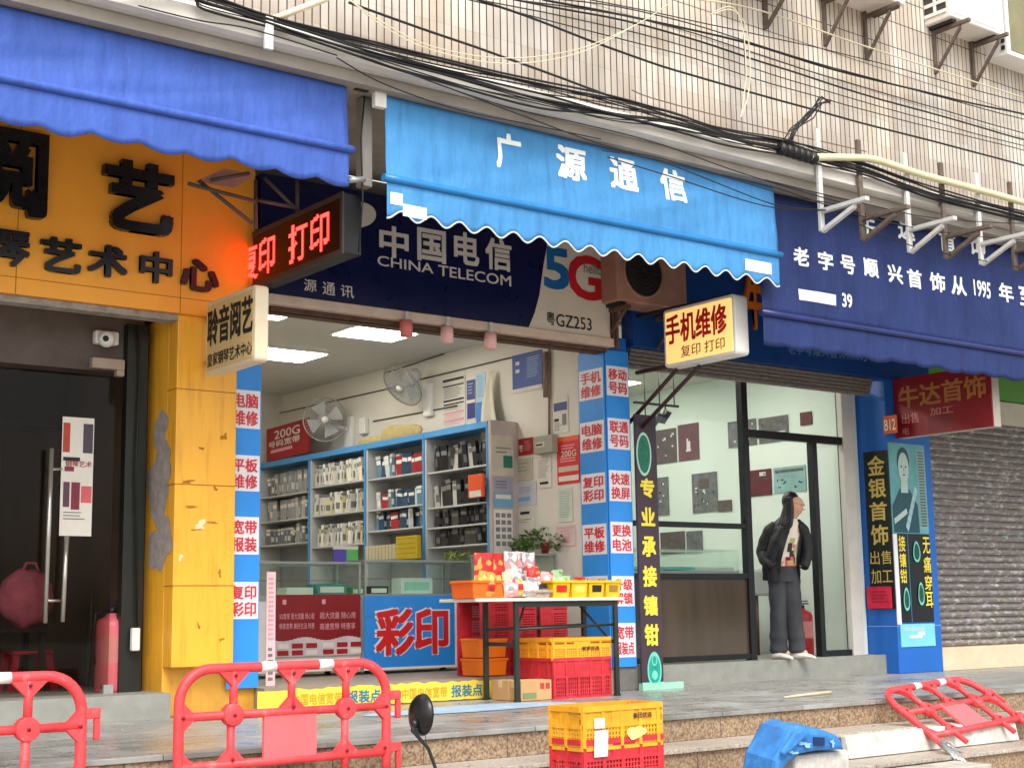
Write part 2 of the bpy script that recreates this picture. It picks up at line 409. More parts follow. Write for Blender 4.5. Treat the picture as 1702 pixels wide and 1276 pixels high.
# lower edge of the tiled wall and the cornice ledge
c = MB(); c.prism([(-6, 8.05, 5.14), (-6, 7.84, 5.02), (-6, 7.8, 5.0), (-6, 7.8, 4.9), (-6, 7.84, 4.885), (-6, 8.3, 4.885), (-6, 8.3, 5.118), (-6, 8.05, 5.118)], (32, 0, 0))
c.build('cornice', PLASTER, bld)
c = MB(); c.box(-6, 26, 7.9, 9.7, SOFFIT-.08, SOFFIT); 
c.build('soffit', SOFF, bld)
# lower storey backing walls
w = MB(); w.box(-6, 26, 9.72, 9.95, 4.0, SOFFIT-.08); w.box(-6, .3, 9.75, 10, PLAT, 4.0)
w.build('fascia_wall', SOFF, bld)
fl = MB(); fl.box(-6, 4.36, 9.6, 16, PLAT, FLOOR); fl.build('shop_floor', mat('threshold_stone', (140, 140, 132), .5, .14, 8), bld)
fl = MB(); fl.box(5.08, 8.4, 9.6, 16, PLAT, FLOOR); fl.build('shop_floor', mat('shop_floor_tile', (140, 128, 114), .45, .1, 4), bld)
fl = MB(); fl.box(8.72, 12.26, 9.76, 16, PLAT, FLOOR+.02); fl.build('shop_floor', MATS['threshold_stone'], bld)
cl = MB(); cl.box(5.0, 8.42, 9.72, 15.7, 3.96, 4.0); cl.build('shop_ceiling', mat('ceiling_panel', (206, 202, 192), .8, .03), bld)
cl = MB(); cl.box(8.7, 12.3, 9.96, 14.2, 3.96, 4.0); cl.build('shop_ceiling', MATS['ceiling_panel'], bld)
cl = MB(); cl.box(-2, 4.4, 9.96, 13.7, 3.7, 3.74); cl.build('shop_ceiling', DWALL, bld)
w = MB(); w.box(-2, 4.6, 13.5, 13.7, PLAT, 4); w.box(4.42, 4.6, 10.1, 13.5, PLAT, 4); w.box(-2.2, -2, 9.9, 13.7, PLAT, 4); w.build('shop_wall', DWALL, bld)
w = MB(); w.box(5.0, 8.6, 15.55, 15.7, PLAT, 4); w.box(4.9, 5.07, 9.96, 15.6, PLAT, 4); w.box(8.41, 8.68, 9.94, 15.6, PLAT, 4); w.build('shop_wall', IWALL, bld)
JW = mat('jewellery_wall_paint', (214, 224, 216), .6, .03, 1.5)
w = MB(); w.box(8.7, 12.3, 14, 14.2, PLAT, 4); w.box(8.69, 8.74, 9.96, 14, PLAT, 4); w.box(12.1, 12.25, 9.98, 14, PLAT, 4); w.build('shop_wall', JW, bld)

# pillar with the orange cladding
p1 = MB(); p1.box(4.36, 5.08, 9.75, 10.1, PLAT, 3.5, 0); p1.box(4.36, 4.83, 9.6, 9.75, 1.0, 3.49, 0)
p1 = p1.build('pillar', ORANGE, bld, bevel=.006); p1['label'] = 'orange clad pillar with scraped paint'
sc = MB()
DKO = mat('cladding_seam', (158, 108, 26), .7)
for z in (1.56, 2.27, 2.95): sc.box(4.357, 4.83, 9.597, 9.75, z, z+.006, 0)
sc.build('seam', DKO, bld)
# scuffs: bare cement where posters were torn off, old tape marks
SCAR = mat('bare_cement', (158, 148, 142), .9, .25, 14, .3)
def blob(mb, O, U, Vv, n=22, amp=.35, seed=0, mi=0, d=.002):
    rn = random.Random(seed); nn = U.cross(Vv).normalized(); ph = [rn.uniform(0, 6.28) for _ in range(5)]
    pts = []
    for k in range(n):
        a = 2*pi*k/n; r = 1-amp/2 + amp*.5*sum(sin((j+2)*a+ph[j])/(j+1.5) for j in range(5))
        pts.append(O + U*(.5+.5*r*cos(a)) + Vv*(.5+.5*r*sin(a)) + nn*d)
    mb.add(pts, [tuple(range(n))], mi)
scar = MB()
X = 4.36
for i, (y0, y1, z0, z1) in enumerate(((10.08, 9.64, 1.95, 2.62), (10.05, 9.66, 1.62, 2.05), (10.0, 9.72, 2.5, 2.85), (9.86, 9.62, 1.7, 2.1), (10.08, 9.8, 2.1, 2.5), (9.95, 9.62, 2.3, 2.6))):
    blob(scar, V3((X, y0, z0)), V3((0, y1-y0, 0)), V3((0, 0, z1-z0)), seed=i, amp=.36, n=40, d=.002+.0006*i)
scar.build('scraped_patch', SCAR, bld)
scar = MB()
for i, (x, y, w_, h) in enumerate(((333, 872, 26, 22), (372, 726, 14, 18), (300, 926, 10, 16), (312, 800, 30, 8), (365, 952, 10, 16), (335, 745, 12, 8), (318, 842, 40, 5), (352, 868, 34, 4), (325, 880, 24, 4), (358, 812, 10, 10), (330, 1040, 8, 14), (368, 1062, 14, 7))):
    a = P(x-w_/2, y+h/2, 9.6); b = P(x+w_/2, y+h/2, 9.6); c = P(x-w_/2, y-h/2, 9.6)
    blob(scar, a, b-a, c-a, seed=20+i, amp=.7, n=18, mi=0 if i in (0, 2) else 1)
scar.build('tape_mark', [mat('torn_paper', (226, 206, 160), .8), mat('brown_scuff', (170, 110, 28), .8)], bld)

# blue middle pillar, blue right pillar
p2 = MB(); p2.box(8.402, 8.68, 9.615, 9.95, PLAT+.01, 3.75, 0); p2.box(8.39, 8.7, 9.605, 9.94, PLAT, .86, 1); p2.box(8.681, 8.75, 9.7, 9.95, PLAT, 3.75, 0)
p2 = p2.build('pillar', [BLUEP, mat('pillar_foot_stone', (110, 106, 100), .7, .2, 9)], bld, bevel=.004); p2['label'] = 'blue clad pillar between two open shops'
p3 = MB(); p3.box(12.26, 12.98, 9.6, 10.2, PLAT, 3.95, 0)
p3 = p3.build('pillar', BLUEP, bld, bevel=.006); p3['label'] = 'blue clad pillar beside the closed shutter'
sm_ = MB(); sm_.box(12.256, 12.984, 9.596, 10.2, 1.13, 1.138); sm_.build('seam', mat('pale_seam', (120, 160, 210), .5), bld)
w = MB(); w.box(12.98, 26, 9.9, 10.3, PLAT, SOFFIT-.08); w.build('side_wall', SOFF, bld)
w = MB(); w.box(12.985, 17, 9.6, 9.9, PLAT, .9); w.build('sill', mat('beige_sill', (206, 190, 160), .6, .12, 5), bld, bevel=.006)
w = MB(); w.box(12.99, 17, 9.7, 9.9, 3.36, 3.62); w.build('shutter_box', mat('shutter_box_cream', (206, 200, 180), .6, .1), bld, bevel=.004)
w = MB(); w.box(12.99, 17, 9.66, 9.9, 3.63, 4.2); w.build('fascia_strip', mat('green_strip', (84, 150, 44), .5, .1), bld)
e = MB(); e.box(11.93, 12.1, 9.9, 9.97, FLOOR+.02, 3.6); e.build('door_jamb', mat('pale_jamb', (196, 192, 184), .6, .08), bld, bevel=.004)

# ------------------------------------------------------------------ signs over the shops
def fascia(name, label, x0, x1, z0, z1, y0, y1, m, bevel=.003):
    t = thing(name, label, 'shop sign', ((x0+x1)/2, y1, z0))
    b = MB(); b.box(x0, x1, y0, y1, z0, z1); b.build('sign_panel', m, t, bevel=bevel); return t
Yf = 9.56
of = fascia('shop_sign', 'orange shop sign with large black brush characters above the dark left doorway', -2, 4.94, 3.49, SOFFIT-.085, Yf, 9.72, ORANGE2)
s_ = MB()
for x in (30, 302): a = P(x, 350, Yf); s_.box(a.x, a.x+.006, Yf-.001, Yf+.01, 3.49, 4.75)
a = P(0, 470, Yf); s_.box(-2, 4.94, Yf-.001, Yf+.01, 3.60, 3.605); s_.build('seam', DKO, of)
LTR = mat('black_acrylic_letter', (22, 21, 22), .28, .1)
LED_ = mat('letter_side_silver', (150, 146, 140), .35, .1, metal=.4)
def raised(par, items, Y, thick, m1, off=.05, name='lettering'):
    for s, x0, y0, x1, y1 in items:
        mb = MB(); TL, TR, BL = rectY(x0, x1, y0, y1, Y)
        text(mb, s, BL, TR-TL, TL-BL, d=.001, off=off, thick=thick)
        mb.build(name, m1, par)
raised(of, (('阅', -42, 200, 76, 352), ('艺', 169, 262, 284, 380)), Yf, .06, LTR, .055)
raised(of, (('琴', -12, 380, 48, 440), ('艺', 66, 392, 133, 450), ('术', 145, 404, 210, 457), ('中', 231, 416, 284, 468), ('心', 299, 428, 361, 481)), Yf, .035, LTR, .05)
bl = MB(); bl.box(-2, 4.36, 9.6, 9.72, 3.44, 3.488); bl.build('bottom_trim', mat('dirty_trim', (150, 142, 134), .8, .35, 12, .3), of)

Yt = 9.5
tz0 = P(448, 488, Yt).z
tf = fascia('shop_sign', 'navy telecom shop sign with white lettering and a red and blue 5G panel', 4.965, 8.40, tz0, 4.62, Yt, 9.72, mat('navy_sign_face', (9, 13, 60), .3, .1))
wp = MB()
bz = P(448, 488, Yt).z; xr = 8.385
cv = [P(878, 544, Yt), P(888, 520, Yt), P(896, 490, Yt), P(903, 440, Yt), P(908, 400, Yt)]
poly = [(v.x, Yt-.003, max(v.z, bz)) for v in cv]; poly[0] = (poly[0][0], Yt-.003, bz)
poly[-1] = (poly[-1][0]+.04, Yt-.003, 4.6)
wp.prism([V3(q) for q in poly] + [V3((xr, Yt-.003, 4.6)), V3((xr, Yt-.003, bz))], (0, -.004, 0))
wp.build('white_panel', mat('cream_sign_face', (206, 196, 180), .45, .05), tf)
fr = MB(); fr.box(4.965, 8.42, Yt-.03, Yt+.1, bz-.075, bz-.002); fr.build('bottom_frame', mat('pinkish_frame', (198, 176, 160), .6, .14, 7), tf, bevel=.006)
fr = MB(); fr.box(8.402, 8.46, Yt-.03, 9.6, bz-.07, 4.62); fr.box(8.42, 8.44, Yt-.06, Yt-.03, bz-.1, 4.5); fr.build('end_frame', mat('brown_frame', (92, 66, 58), .6, .2), tf, bevel=.004)
SL = mat('sign_letter_white', (208, 200, 190), .4, .03)
def flat(par, items, Y, m_, off=.03, d=.002, name='lettering'):
    mb = MB()
    for s, x0, y0, x1, y1 in items:
        TL, TR, BL = rectY(x0, x1, y0, y1, Y); text(mb, s, BL, TR-TL, TL-BL, d=d, off=off)
    return mb.build(name, m_, par)
flat(tf, (('中', 630, 372, 679, 425), ('国', 693, 377, 741, 432), ('电', 754, 383, 796, 437), ('信', 806, 393, 850, 446)), Yt, SL, .045)
flat(tf, (('CHINA', 627, 424, 720, 441), ('TELECOM', 728, 440, 849, 458)), Yt, SL, .02)
flat(tf, (('源', 505, 463, 526, 483), ('通', 536, 468, 557, 489), ('讯', 566, 473, 588, 493)), Yt, SL, .01)
lg = MB(); a = P(597, 350, Yt); 
pts = []
for k in range(15):
    t = -pi/2 + pi*k/14; q = P(596+29*cos(t), 357+21*sin(t), Yt); pts.append(V3((q.x, Yt, q.z)))
lg.prism(pts, (0, -.003, 0)); lg.build('logo_mark', SL, tf)
flat(tf, (('5', 903, 408, 946, 478),), Yt-.007, mat('sign_blue', (20, 96, 158), .4), .07)
flat(tf, (('G', 943, 419, 1000, 494),), Yt-.009, mat('sign_red', (186, 26, 36), .4), .05)
flat(tf, (('hello', 970, 436, 1000, 453),), Yt-.012, mat('sign_grey', (116, 112, 108), .5), 0)
flat(tf, (('粤', 908, 517, 922, 539), ('GZ253', 924, 521, 983, 542)), Yt-.009, INK, .015)
# rusty shutter roll under the sign
sh = thing('rolling_shutter', 'rusty rolled up shutter under the navy telecom sign', 'shutter', (6.7, 9.7, 3.5))
b = MB(); b.box(5.08, 8.40, 9.56, 9.72, bz-.112, bz-.076)
for k in range(2): b.box(5.08, 8.40, 9.55-.006*k, 9.6, bz-.112+.018*k, bz-.102+.018*k)
b.build('slat', RUST, sh, bevel=.003)

Yj = 9.56; jz0 = P(1415, 622, Yj).z
jf = fascia('shop_sign', 'dark blue jewellery shop sign partly hidden behind the dark blue awning', 8.72, 12.98, jz0, SOFFIT-.085, Yj, 9.72, mat('blue_sign_face', (14, 62, 128), .4, .1))
JL = mat('faint_letter_blue', (120, 160, 200), .5)
js = '老字号顺兴首饰从1995年至今'
segs = ['老', '字', '号', '顺', '兴', '首', '饰', '从', '1995', '年', '至', '今']
xs = [1308, 1322, 1336, 1350, 1364, 1378, 1392, 1405, 1417, 1441, 1454, 1466, 1478]
flat(jf, [(segs[k], xs[k]+1, 571+(xs[k]-1308)*.1, xs[k+1]-1, 587+(xs[k]-1308)*.1) for k in range(12)], Yj, JL, .005)
raised(jf, (('牛', 1234, 455, 1266, 545),), Yj, .03, mat('orange_letter', (214, 110, 22), .4), .06)
js_ = thing('rolling_shutter', 'grey rolled up shutter box with torn stickers above the jewellery shop window', 'shutter', (10.3, 9.8, jz0-.3))
b = MB(); jb = P(1415, 654, 9.7).z
for k in range(5): 
    z = jb+(jz0-jb)*k/5; b.box(8.74, 12.12, 9.62+.03*(4-k)/2, 9.75, z, z+(jz0-jb)/5-.006)
b.build('slat', mat('shutter_dirty', (118, 108, 102), .7, .45, 18, .2, stretch=(1, 1, 4)), js_, bevel=.003)

# yellow banner stuck on the step of the telecom shop
bn = MB(); pts = []
TL = V3((5.08, 9.598, FLOOR-.02)); 
n = 40
rn = random.Random(5)
top = [V3((5.02+ (7.15-5.02)*k/n, 9.594, FLOOR-.008-.018*rn.random())) for k in range(n+1)]
bot = [V3((7.15-(7.15-5.02)*k/n, 9.594, PLAT+.008+.006*rn.random())) for k in range(n+1)]
bn.prism(top+bot, (0, -.003, 0))
bn = bn.build('banner', mat('yellow_banner', (236, 206, 70), .5, .1, 6), None); tag(bn, 'torn yellow banner stuck along the low step of the telecom shop', 'banner')
l1 = MB(); l2 = MB()
for x0, s1, s2 in ((5.3, '中国电信宽带', '报装点'), (6.25, '中国电信宽带', '报装点')):
    text(l1, s1, V3((x0, 9.589, PLAT+.035)), V3((.42, 0, 0)), V3((0, 0, .085)), d=.001, off=.02)
    text(l2, s2, V3((x0+.46, 9.589, PLAT+.03)), V3((.3, 0, 0)), V3((0, 0, .095)), d=.001, off=.03)
l1.build('lettering', mat('gold_print', (196, 156, 40), .5), bn); l2.build('lettering', mat('teal_print', (40, 120, 150), .5), bn)
fs = MB(); blob(fs, V3((5.2, 8.35, PLAT)), V3((1.9, 0, 0)), V3((.3, .75, 0)), seed=3, amp=.25, d=.004)
tag(fs.build('floor_sticker', mat('worn_floor_sticker', (150, 178, 200), .5, .2, 5), None), 'worn pale blue sticker on the terrace paving before the telecom shop', 'sticker')
# ------------------------------------------------------------------ awnings
def awning(name, label, x0, x1, Y, ztop, zpipe, zbot, m, mpipe, amp, per, seed, trim=None, sag=0, ragged=0):
    t = thing(name, label, 'awning', ((x0+x1)/2, Y, zbot))
    rn = random.Random(seed); ph = [rn.uniform(0, 6.28) for _ in range(6)]
    Wd = x1-x0
    def wr(u, v):   # folds: long diagonal pulls and small ripples
        x = u*Wd
        return (.010*sin(1.3*x+2.2*v+ph[0])*v + .005*sin(3.1*x-4*v+ph[1]) + .003*sin(7*x+5*v+ph[2])*v*(1-v)*3
                + .010*noise.noise(V3((x*1.3, v*2.2, seed))) + .02*(.3-abs(noise.noise(V3((x*1.6+v*2.6, v*.7-x*.2, seed+9))))) + .012*noise.noise(V3((x*3+v*4, v*1.1, seed+5)))*(1-abs(2*v-1)))
    zs = lambda u: sag*(4*u*(1-u))
    nu = int(Wd*26)
    up = MB()
    up.grid(lambda u, v: V3((x0+Wd*u, Y-.02-.03*v+wr(u, v)*min(1, 6*v, 6*(1-v)+.15), ztop+(zpipe-ztop)*v-zs(u)*v)), nu, 16)
    up.build('canvas', m, t, solid=.004)
    lo = MB(); edge = []
    def bottom(u):
        x = u*Wd; s = abs(sin(pi*x/per+ph[3])) if ragged else .5-.5*cos(2*pi*x/per)
        return zbot + amp*(s if not ragged else 1-s) + ragged*.5*noise.noise(V3((x*2.5, 1, seed)))
    def vf(u, v):
        x = u*Wd; b = bottom(u)
        return V3((x0+x, Y-.052+.003*v*sin(2*pi*x/per*1.0+1)+wr(u, .5)*.5*v, zpipe+(b-zpipe)*v-zs(u)))
    nv = int(Wd*60)
    lo.grid(vf, nv, 6); lo.build('valance', m, t, solid=.004)
    pp = MB(); pp.tube([V3((x0-.03+(Wd+.06)*k/24, Y-.055, zpipe-zs(k/24))) for k in range(25)], .028, 10)
    pp.build('front_bar', mpipe, t)
    if trim:
        e = MB(); e.tube([vf(k/nv, 1) for k in range(nv+1)], .006, 5); e.build('edge_piping', trim, t)
    ro = MB(); ro.tube([(x0, Y+.03, ztop+.0), (x1, Y+.03, ztop+.0)], .035, 10); ro.build('roller', m, t)
    def surf(x, z):
        u = min(1, max(0, (x-x0)/Wd))
        if z > zpipe: v = (ztop-z)/(ztop-zpipe); return Y-.02-.03*v+wr(u, v)*min(1, 6*v, 6*(1-v)+.15)
        v = min(1, (zpipe-z)/(zpipe-zbot)); x_ = u*Wd; return Y-.052+.003*v*sin(2*pi*x_/per+1)+wr(u, .5)*.5*v
    SURF[t] = surf
    return t
SURF = {}
def cling(mb, par, d=.006):
    for v in mb.v: v.y = SURF[par](v.x, v.z)-d
def canvas(name, c, tr=.0):
    m, N, L, b, co = newmat(name)
    n = nz(N, L, co, 1.4, 6, .6); c = lin(c)
    f = nz(N, L, co, 5, 6, .7, (2.6, 1, .35)); g_ = nz(N, L, co, 22, 6, .75)
    col = mix(N, L, 'MULTIPLY', 1, ramp(N, L, n, [(.3, tuple(v*.74 for v in c)), (.7, c)]), ramp(N, L, f, [(.3, (.78, .78, .8)), (.52, (1, 1, 1))]))
    col = mix(N, L, 'MIX', ramp(N, L, g_, [(.62, (0, 0, 0)), (.78, (.3, .3, .3))]), col, lin((150, 156, 160)))
    L.new(col, b.inputs['Base Color']); b.inputs['Roughness'].default_value = .7
    b.inputs['Specular IOR Level'].default_value = .3
    rot = N.new('ShaderNodeMapping'); rot.inputs['Rotation'].default_value = (0, .75, 0); rot.inputs['Scale'].default_value = (2.4, 1, .5); L.new(co, rot.inputs[0])
    cr = nz(N, L, rot.outputs[0], 1.6, 3, .5)
    ab = N.new('ShaderNodeMath'); ab.operation = 'SUBTRACT'; L.new(cr, ab.inputs[0]); ab.inputs[1].default_value = .5
    a2_ = N.new('ShaderNodeMath'); a2_.operation = 'ABSOLUTE'; L.new(ab.outputs[0], a2_.inputs[0])
    pw = N.new('ShaderNodeMath'); pw.operation = 'MULTIPLY_ADD'; pw.inputs[1].default_value = 3; L.new(a2_.outputs[0], pw.inputs[0]); L.new(nz(N, L, co, 6, 5, .6, (1, 1, .6)), pw.inputs[2])
    bumpit(N, L, b, pw.outputs[0], .7, .025)
    return m
C1 = canvas('royal_blue_canvas', (66, 97, 180)); C2 = canvas('sky_blue_canvas', (74, 146, 204)); C3 = canvas('dark_blue_canvas', (36, 52, 104))
Ya = 8.0
zb = P(572, 315, Ya).z
a1 = awning('awning', 'royal blue awning hanging above the orange shop sign', -1.0, P(573, 240, Ya).x, Ya, SOFFIT-.09, P(572, 252, Ya).z, zb-.0, C1, C1, .035, .3, 1, ragged=.06)
x0, x1 = P(636, 250, Ya).x, P(1284, 370, Ya).x
a2 = awning('awning', 'light blue awning with white scalloped piping over the telecom shop', x0, x1, Ya, SOFFIT-.09, P(639, 300, Ya).z, P(637, 370, Ya).z+.02, C2, mat('sky_blue_tube', (40, 120, 180), .35, .1), .06, .236, 2, trim=WHITE)
Yb = 8.12
a3 = awning('awning', 'dark blue awning with rows of white characters behind the metal brackets', P(1262, 560, Yb).x, 16.5, Yb, SOFFIT-.09, P(1380, 540, Yb).z, P(1265, 576, Yb).z, C3, mat('dark_blue_tube', (34, 44, 96), .35, .1), .02, .34, 3, ragged=.05)
AWL = mat('awning_letter', (232, 236, 232), .5, .04)
def aw_text(par, items, Y, off=.04):
    mb = MB()
    for s, x0, y0, x1, y1 in items:
        TL, TR, BL = rectY(x0, x1, y0, y1, Y-.07); text(mb, s, BL, TR-TL, TL-BL, d=.0, off=off)
    cling(mb, par); return mb.build('lettering', AWL, par)
aw_text(a2, (('广', 829, 214, 873, 276), ('源', 930, 236, 980, 292), ('通', 1018, 256, 1064, 310), ('信', 1101, 274, 1145, 329)), Ya, .05)
pt = MB()
for x0, y0, x1, y1 in ((651, 318, 671, 338), (671, 338, 711, 358)):
    TL, TR, BL = rectY(x0, x1, y0, y1, Ya-.072); pt.grid(lambda u, v: BL+(TR-TL)*u+(TL-BL)*v, 6, 6)
cling(pt, a2); pt.build('pale_patch', AWL, a2); pt = MB(); TL, TR, BL = rectY(1241, 1284, 429, 448, Ya-.072); pt.grid(lambda u, v: BL+(TR-TL)*u+(TL-BL)*v, 6, 6); cling(pt, a2)
pt.build('pale_patch', AWL, a2)
ln = []
for s, x, y in (('老', 1337, 424), ('字', 1376, 432), ('号', 1413, 438), ('顺', 1452, 443), ('兴', 1493, 453), ('首', 1526, 461), ('饰', 1563, 467), ('从', 1597, 473), ('年', 1678, 484), ('至', 1712, 491)):
    ln.append((s, x-13, y-17, x+12, y+14))
ln.append(('1995', 1621, 463, 1651, 490)); ln.append(('39', 1401, 486, 1418, 509))
for s, x, y in (('牛', 1448, 372), ('达', 1512, 380), ('首', 1580, 400), ('饰', 1630, 406)): ln.append((s, x-14, y-20, x+14, y+14))
aw_text(a3, ln, Yb, .045)
pt = MB(); TL, TR, BL = rectY(1331, 1391, 479, 497, Yb-.072); pt.grid(lambda u, v: BL+(TR-TL)*u+(TL-BL)*v, 8, 6); cling(pt, a3); pt.build('pale_patch', AWL, a3)

# awning hardware in the gap between the two awnings
t = thing('awning_bracket', 'white metal awning bracket plate on a grey post between the blue awnings', 'bracket', (4.9, 8.0, 3.9))
b = MB(); TL, TR, BL = rectY(624, 643, 122, 176, 7.96); b.obox(BL, TR-TL, TL-BL, (0, .05, 0)); b.build('plate', WHITE, t, bevel=.006)
b = MB(); a = P(610, 150, 8.1); c = P(604, 310, 8.1); b.box(a.x-.05, a.x+.03, 8.08, 8.16, c.z, 4.79); b.build('post', mat('grey_post', (130, 126, 120), .6, .2), t, bevel=.004)
b = MB(); a = P(600, 140, 8.0); b.lathe(a, [(.0, -.05), (.05, -.05), (.05, .05), (0, .05)], 14, ax=(1, 0, 0)); b.build('gear', DARKM, t)
b = MB(); b.tube([P(590, 130, 8.0), P(640, 138, 8.0)], .015, 8); b.tube([P(578, 300, 8.05), P(606, 298, 8.05)], .02, 8); b.build('arm', STEEL, t)
t = MB(); a = P(612, 160, 8.1); 
t.tube([P(606, 160, 8.05), P(600, 230, 8.05), P(603, 330, 8.06), P(596, 420, 8.1)], .006, 6)
tag(t.build('cable', BLACK, None), 'thin black cable hanging down between the two blue awnings', 'cable')

# ------------------------------------------------------------------ signs that stick out from the shop fronts
def rrect(u0, u1, z0, z1, r, n=5):
    p = []
    for cx, cz, a0 in ((u1-r, z1-r, 0), (u0+r, z1-r, pi/2), (u0+r, z0+r, pi), (u1-r, z0+r, 1.5*pi)):
        for k in range(n+1): a = a0+pi/2*k/n; p.append((cx+r*cos(a), cz+r*sin(a)))
    return p
def lightbox(label, X, th, Yfar, Ynear, z0, z1, mface, mframe, texts):
    t = thing('light_box_sign', label, 'hanging sign', (X, Yfar, z0))
    b = MB(); b.prism([V3((X, y, z)) for y, z in rrect(Ynear, Yfar, z0, z1, .035)], (th, 0, 0)); b.build('box_frame', mframe, t, bevel=.012)
    b = MB(); b.prism([V3((X-.004, y, z)) for y, z in rrect(Ynear+.03, Yfar-.03, z0+.03, z1-.03, .02)], (.004, 0, 0)); b.build('sign_face', mface, t)
    by = {}
    for s, u0, v0, u1, v1, m, off in texts:
        O = V3((X-.004, Yfar-(Yfar-Ynear)*u0, z1-(z1-z0)*v1))
        mb = by.setdefault(m, MB()); text(mb, s, O, V3((0, -(Yfar-Ynear)*(u1-u0), 0)), V3((0, 0, (z1-z0)*(v1-v0))), d=.003, off=off)
    for m, mb in by.items(): mb.build('lettering', m, t)
    return t
X1 = 4.5; f = PX(342, 560, X1).y; nr = PX(424, 540, X1).y; zl = PX(346, 621, X1).z; zh = PX(340, 505, X1).z; zn = PX(424, 472, X1).z
b1 = lightbox('cream light box sign with black characters beside the orange pillar', X1, P(447, 540, nr).x-X1, f, nr, zl-.01, (zh+zn)/2, mat('beige_sign_face', (214, 186, 130), .4, .05), CREAM,
   [('聆音阅艺', .05, .12, .97, .62, INK, .04), ('皇家钢琴艺术中心', .06, .72, .96, .9, INK, .015)])
bb = MB()
for z in (zl+.1, (zh+zn)/2-.1): bb.box(X1+.08, X1+.12, f-.02, 9.6, z, z+.03)
bb.build('wall_bracket', RUST, b1)
X3 = 8.7; f = PX(1103, 560, X3).y; nr = PX(1222, 540, X3).y; zl = PX(1164, 600, X3).z; zh = PX(1160, 502, X3).z
LITF = mat('lit_sign_face', (238, 200, 130), .4, .1, 1.5, emit=.42, ecol=(255, 206, 120))
b3 = lightbox('lit yellow light box sign with red characters above the jewellery shop', X3, .16, f, nr, zl, zh, LITF, WHITE,
   [('手机维修', .04, .12, .9, .62, RED, .04), ('复印 打印', .25, .68, .86, .88, mat('brown_letter', (150, 74, 30), .5), .01)])
bb = MB(); a = V3((X3+.05, f+.02, (zl+zh)/2))
bb.tube([(X3+.05, f-.1, zl-.02), PX(1062, 700, 8.74) if False else (8.735, 9.66, P(1050, 700, 9.6).z)], .018, 6)
bb.tube([(X3+.08, f-.35, zl-.02), (8.77, 9.62, P(1062, 720, 9.6).z)], .018, 6); bb.tube([(X3+.08, nr+.1, zh+.01), (X3+.08, 9.6, zh+.03)], .02, 6); bb.tube([(X3+.08, f, zl+.03), (X3+.08, 9.6, zl+.03)], .02, 6)
bb.build('support_bar', mat('dark_red_steel', (58, 34, 32), .6, .2), b3)

# scrolling LED sign
XL = 4.9; z0 = PX(500, 448, XL).z; z1 = PX(490, 357, XL).z; yn = PX(571, 380, XL).y; yf = 9.5
t = thing('led_sign', 'dark scrolling sign with glowing red characters between the orange and navy shop signs', 'led sign', (XL, yf, z0))
b = MB(); b.box(XL, XL+.14, yn, yf, z0, z1); b.build('housing', BLACK, t, bevel=.006)
b = MB()
for (y0, y1, za, zb_) in ((yn-.008, yf, z1-.03, z1+.008), (yn-.008, yf, z0-.008, z0+.03), (yn-.008, yn+.03, z0+.03, z1-.03)): b.box(XL-.012, XL-.001, y0, y1, za, zb_)
b.build('frame', mat('led_frame', (62, 56, 54), .5, .15), t, bevel=.003)
b = MB(); b.box(XL-.004, XL-.001, yn+.03, yf, z0+.03, z1-.03); b.build('display', mat('led_display', (30, 6, 8), .3, .1), t)
LEDR = mat('red_led', (255, 60, 50), .5, 0, emit=6, ecol=(255, 40, 34))
mb = MB(); H = z1-z0
for s, xa, xb in (('复', 402, 430), ('印', 431, 458), ('打', 481, 512), ('印', 516, 548)):
    ya, yb = PX(xa, 430, XL).y, PX(xb, 400, XL).y
    # dot matrix: sample the glyph on a 16 by 16 raster of diodes
    vs_, fs_ = glyphs(s, .012)
    tris = [[vs_[i] for i in f_] for f_ in fs_]
    def inside(x, y):
        for tr in tris:
            k = len(tr); sg = None; ok = True
            for i in range(k):
                a, b_ = tr[i], tr[(i+1) % k]; cr = (b_[0]-a[0])*(y-a[1])-(b_[1]-a[1])*(x-a[0])
                if abs(cr) < 1e-12: continue
                if sg is None: sg = cr > 0
                elif (cr > 0) != sg: ok = False; break
            if ok: return True
        return False
    nn = 20
    for i in range(nn):
        for j in range(nn):
            if inside((i+.5)/nn, (j+.5)/nn):
                yy = ya+(yb-ya)*(i+.5)/nn; zz = z0+H*.16+H*.66*(j+.5)/nn; e = abs(ya-yb)/nn*.46; ez = H*.66/nn*.46
                mb.quad((XL-.007, yy+e, zz-ez), (XL-.007, yy-e, zz-ez), (XL-.007, yy-e, zz+ez), (XL-.007, yy+e, zz+ez))
mb.build('lettering', LEDR, t)
# its steel truss on top
t = thing('sign_bracket', 'grey steel frame with a faded pink panel above the red scrolling sign', 'bracket', (4.7, 9, 4.2))
b = MB()
for p in (((312, 305), (425, 335)), ((330, 300), (420, 372)), ((425, 300), (425, 380)), ((425, 332), (490, 345)), ((440, 296), (494, 350)), ((494, 300), (494, 352)), ((350, 300), (415, 288))):
    b.tube([P(*p[0], 9.0), P(*p[1], 8.9)], .014, 6)
b.build('strut', mat('grey_strut', (92, 84, 78), .7, .25), t)
b = MB(); b.prism([P(325, 302, 9.02), P(372, 280, 9.02), P(425, 290, 9.02), P(390, 312, 9.02)], (0, .01, 0)); b.build('panel', mat('faded_pink_panel', (176, 140, 128), .8, .15), t)

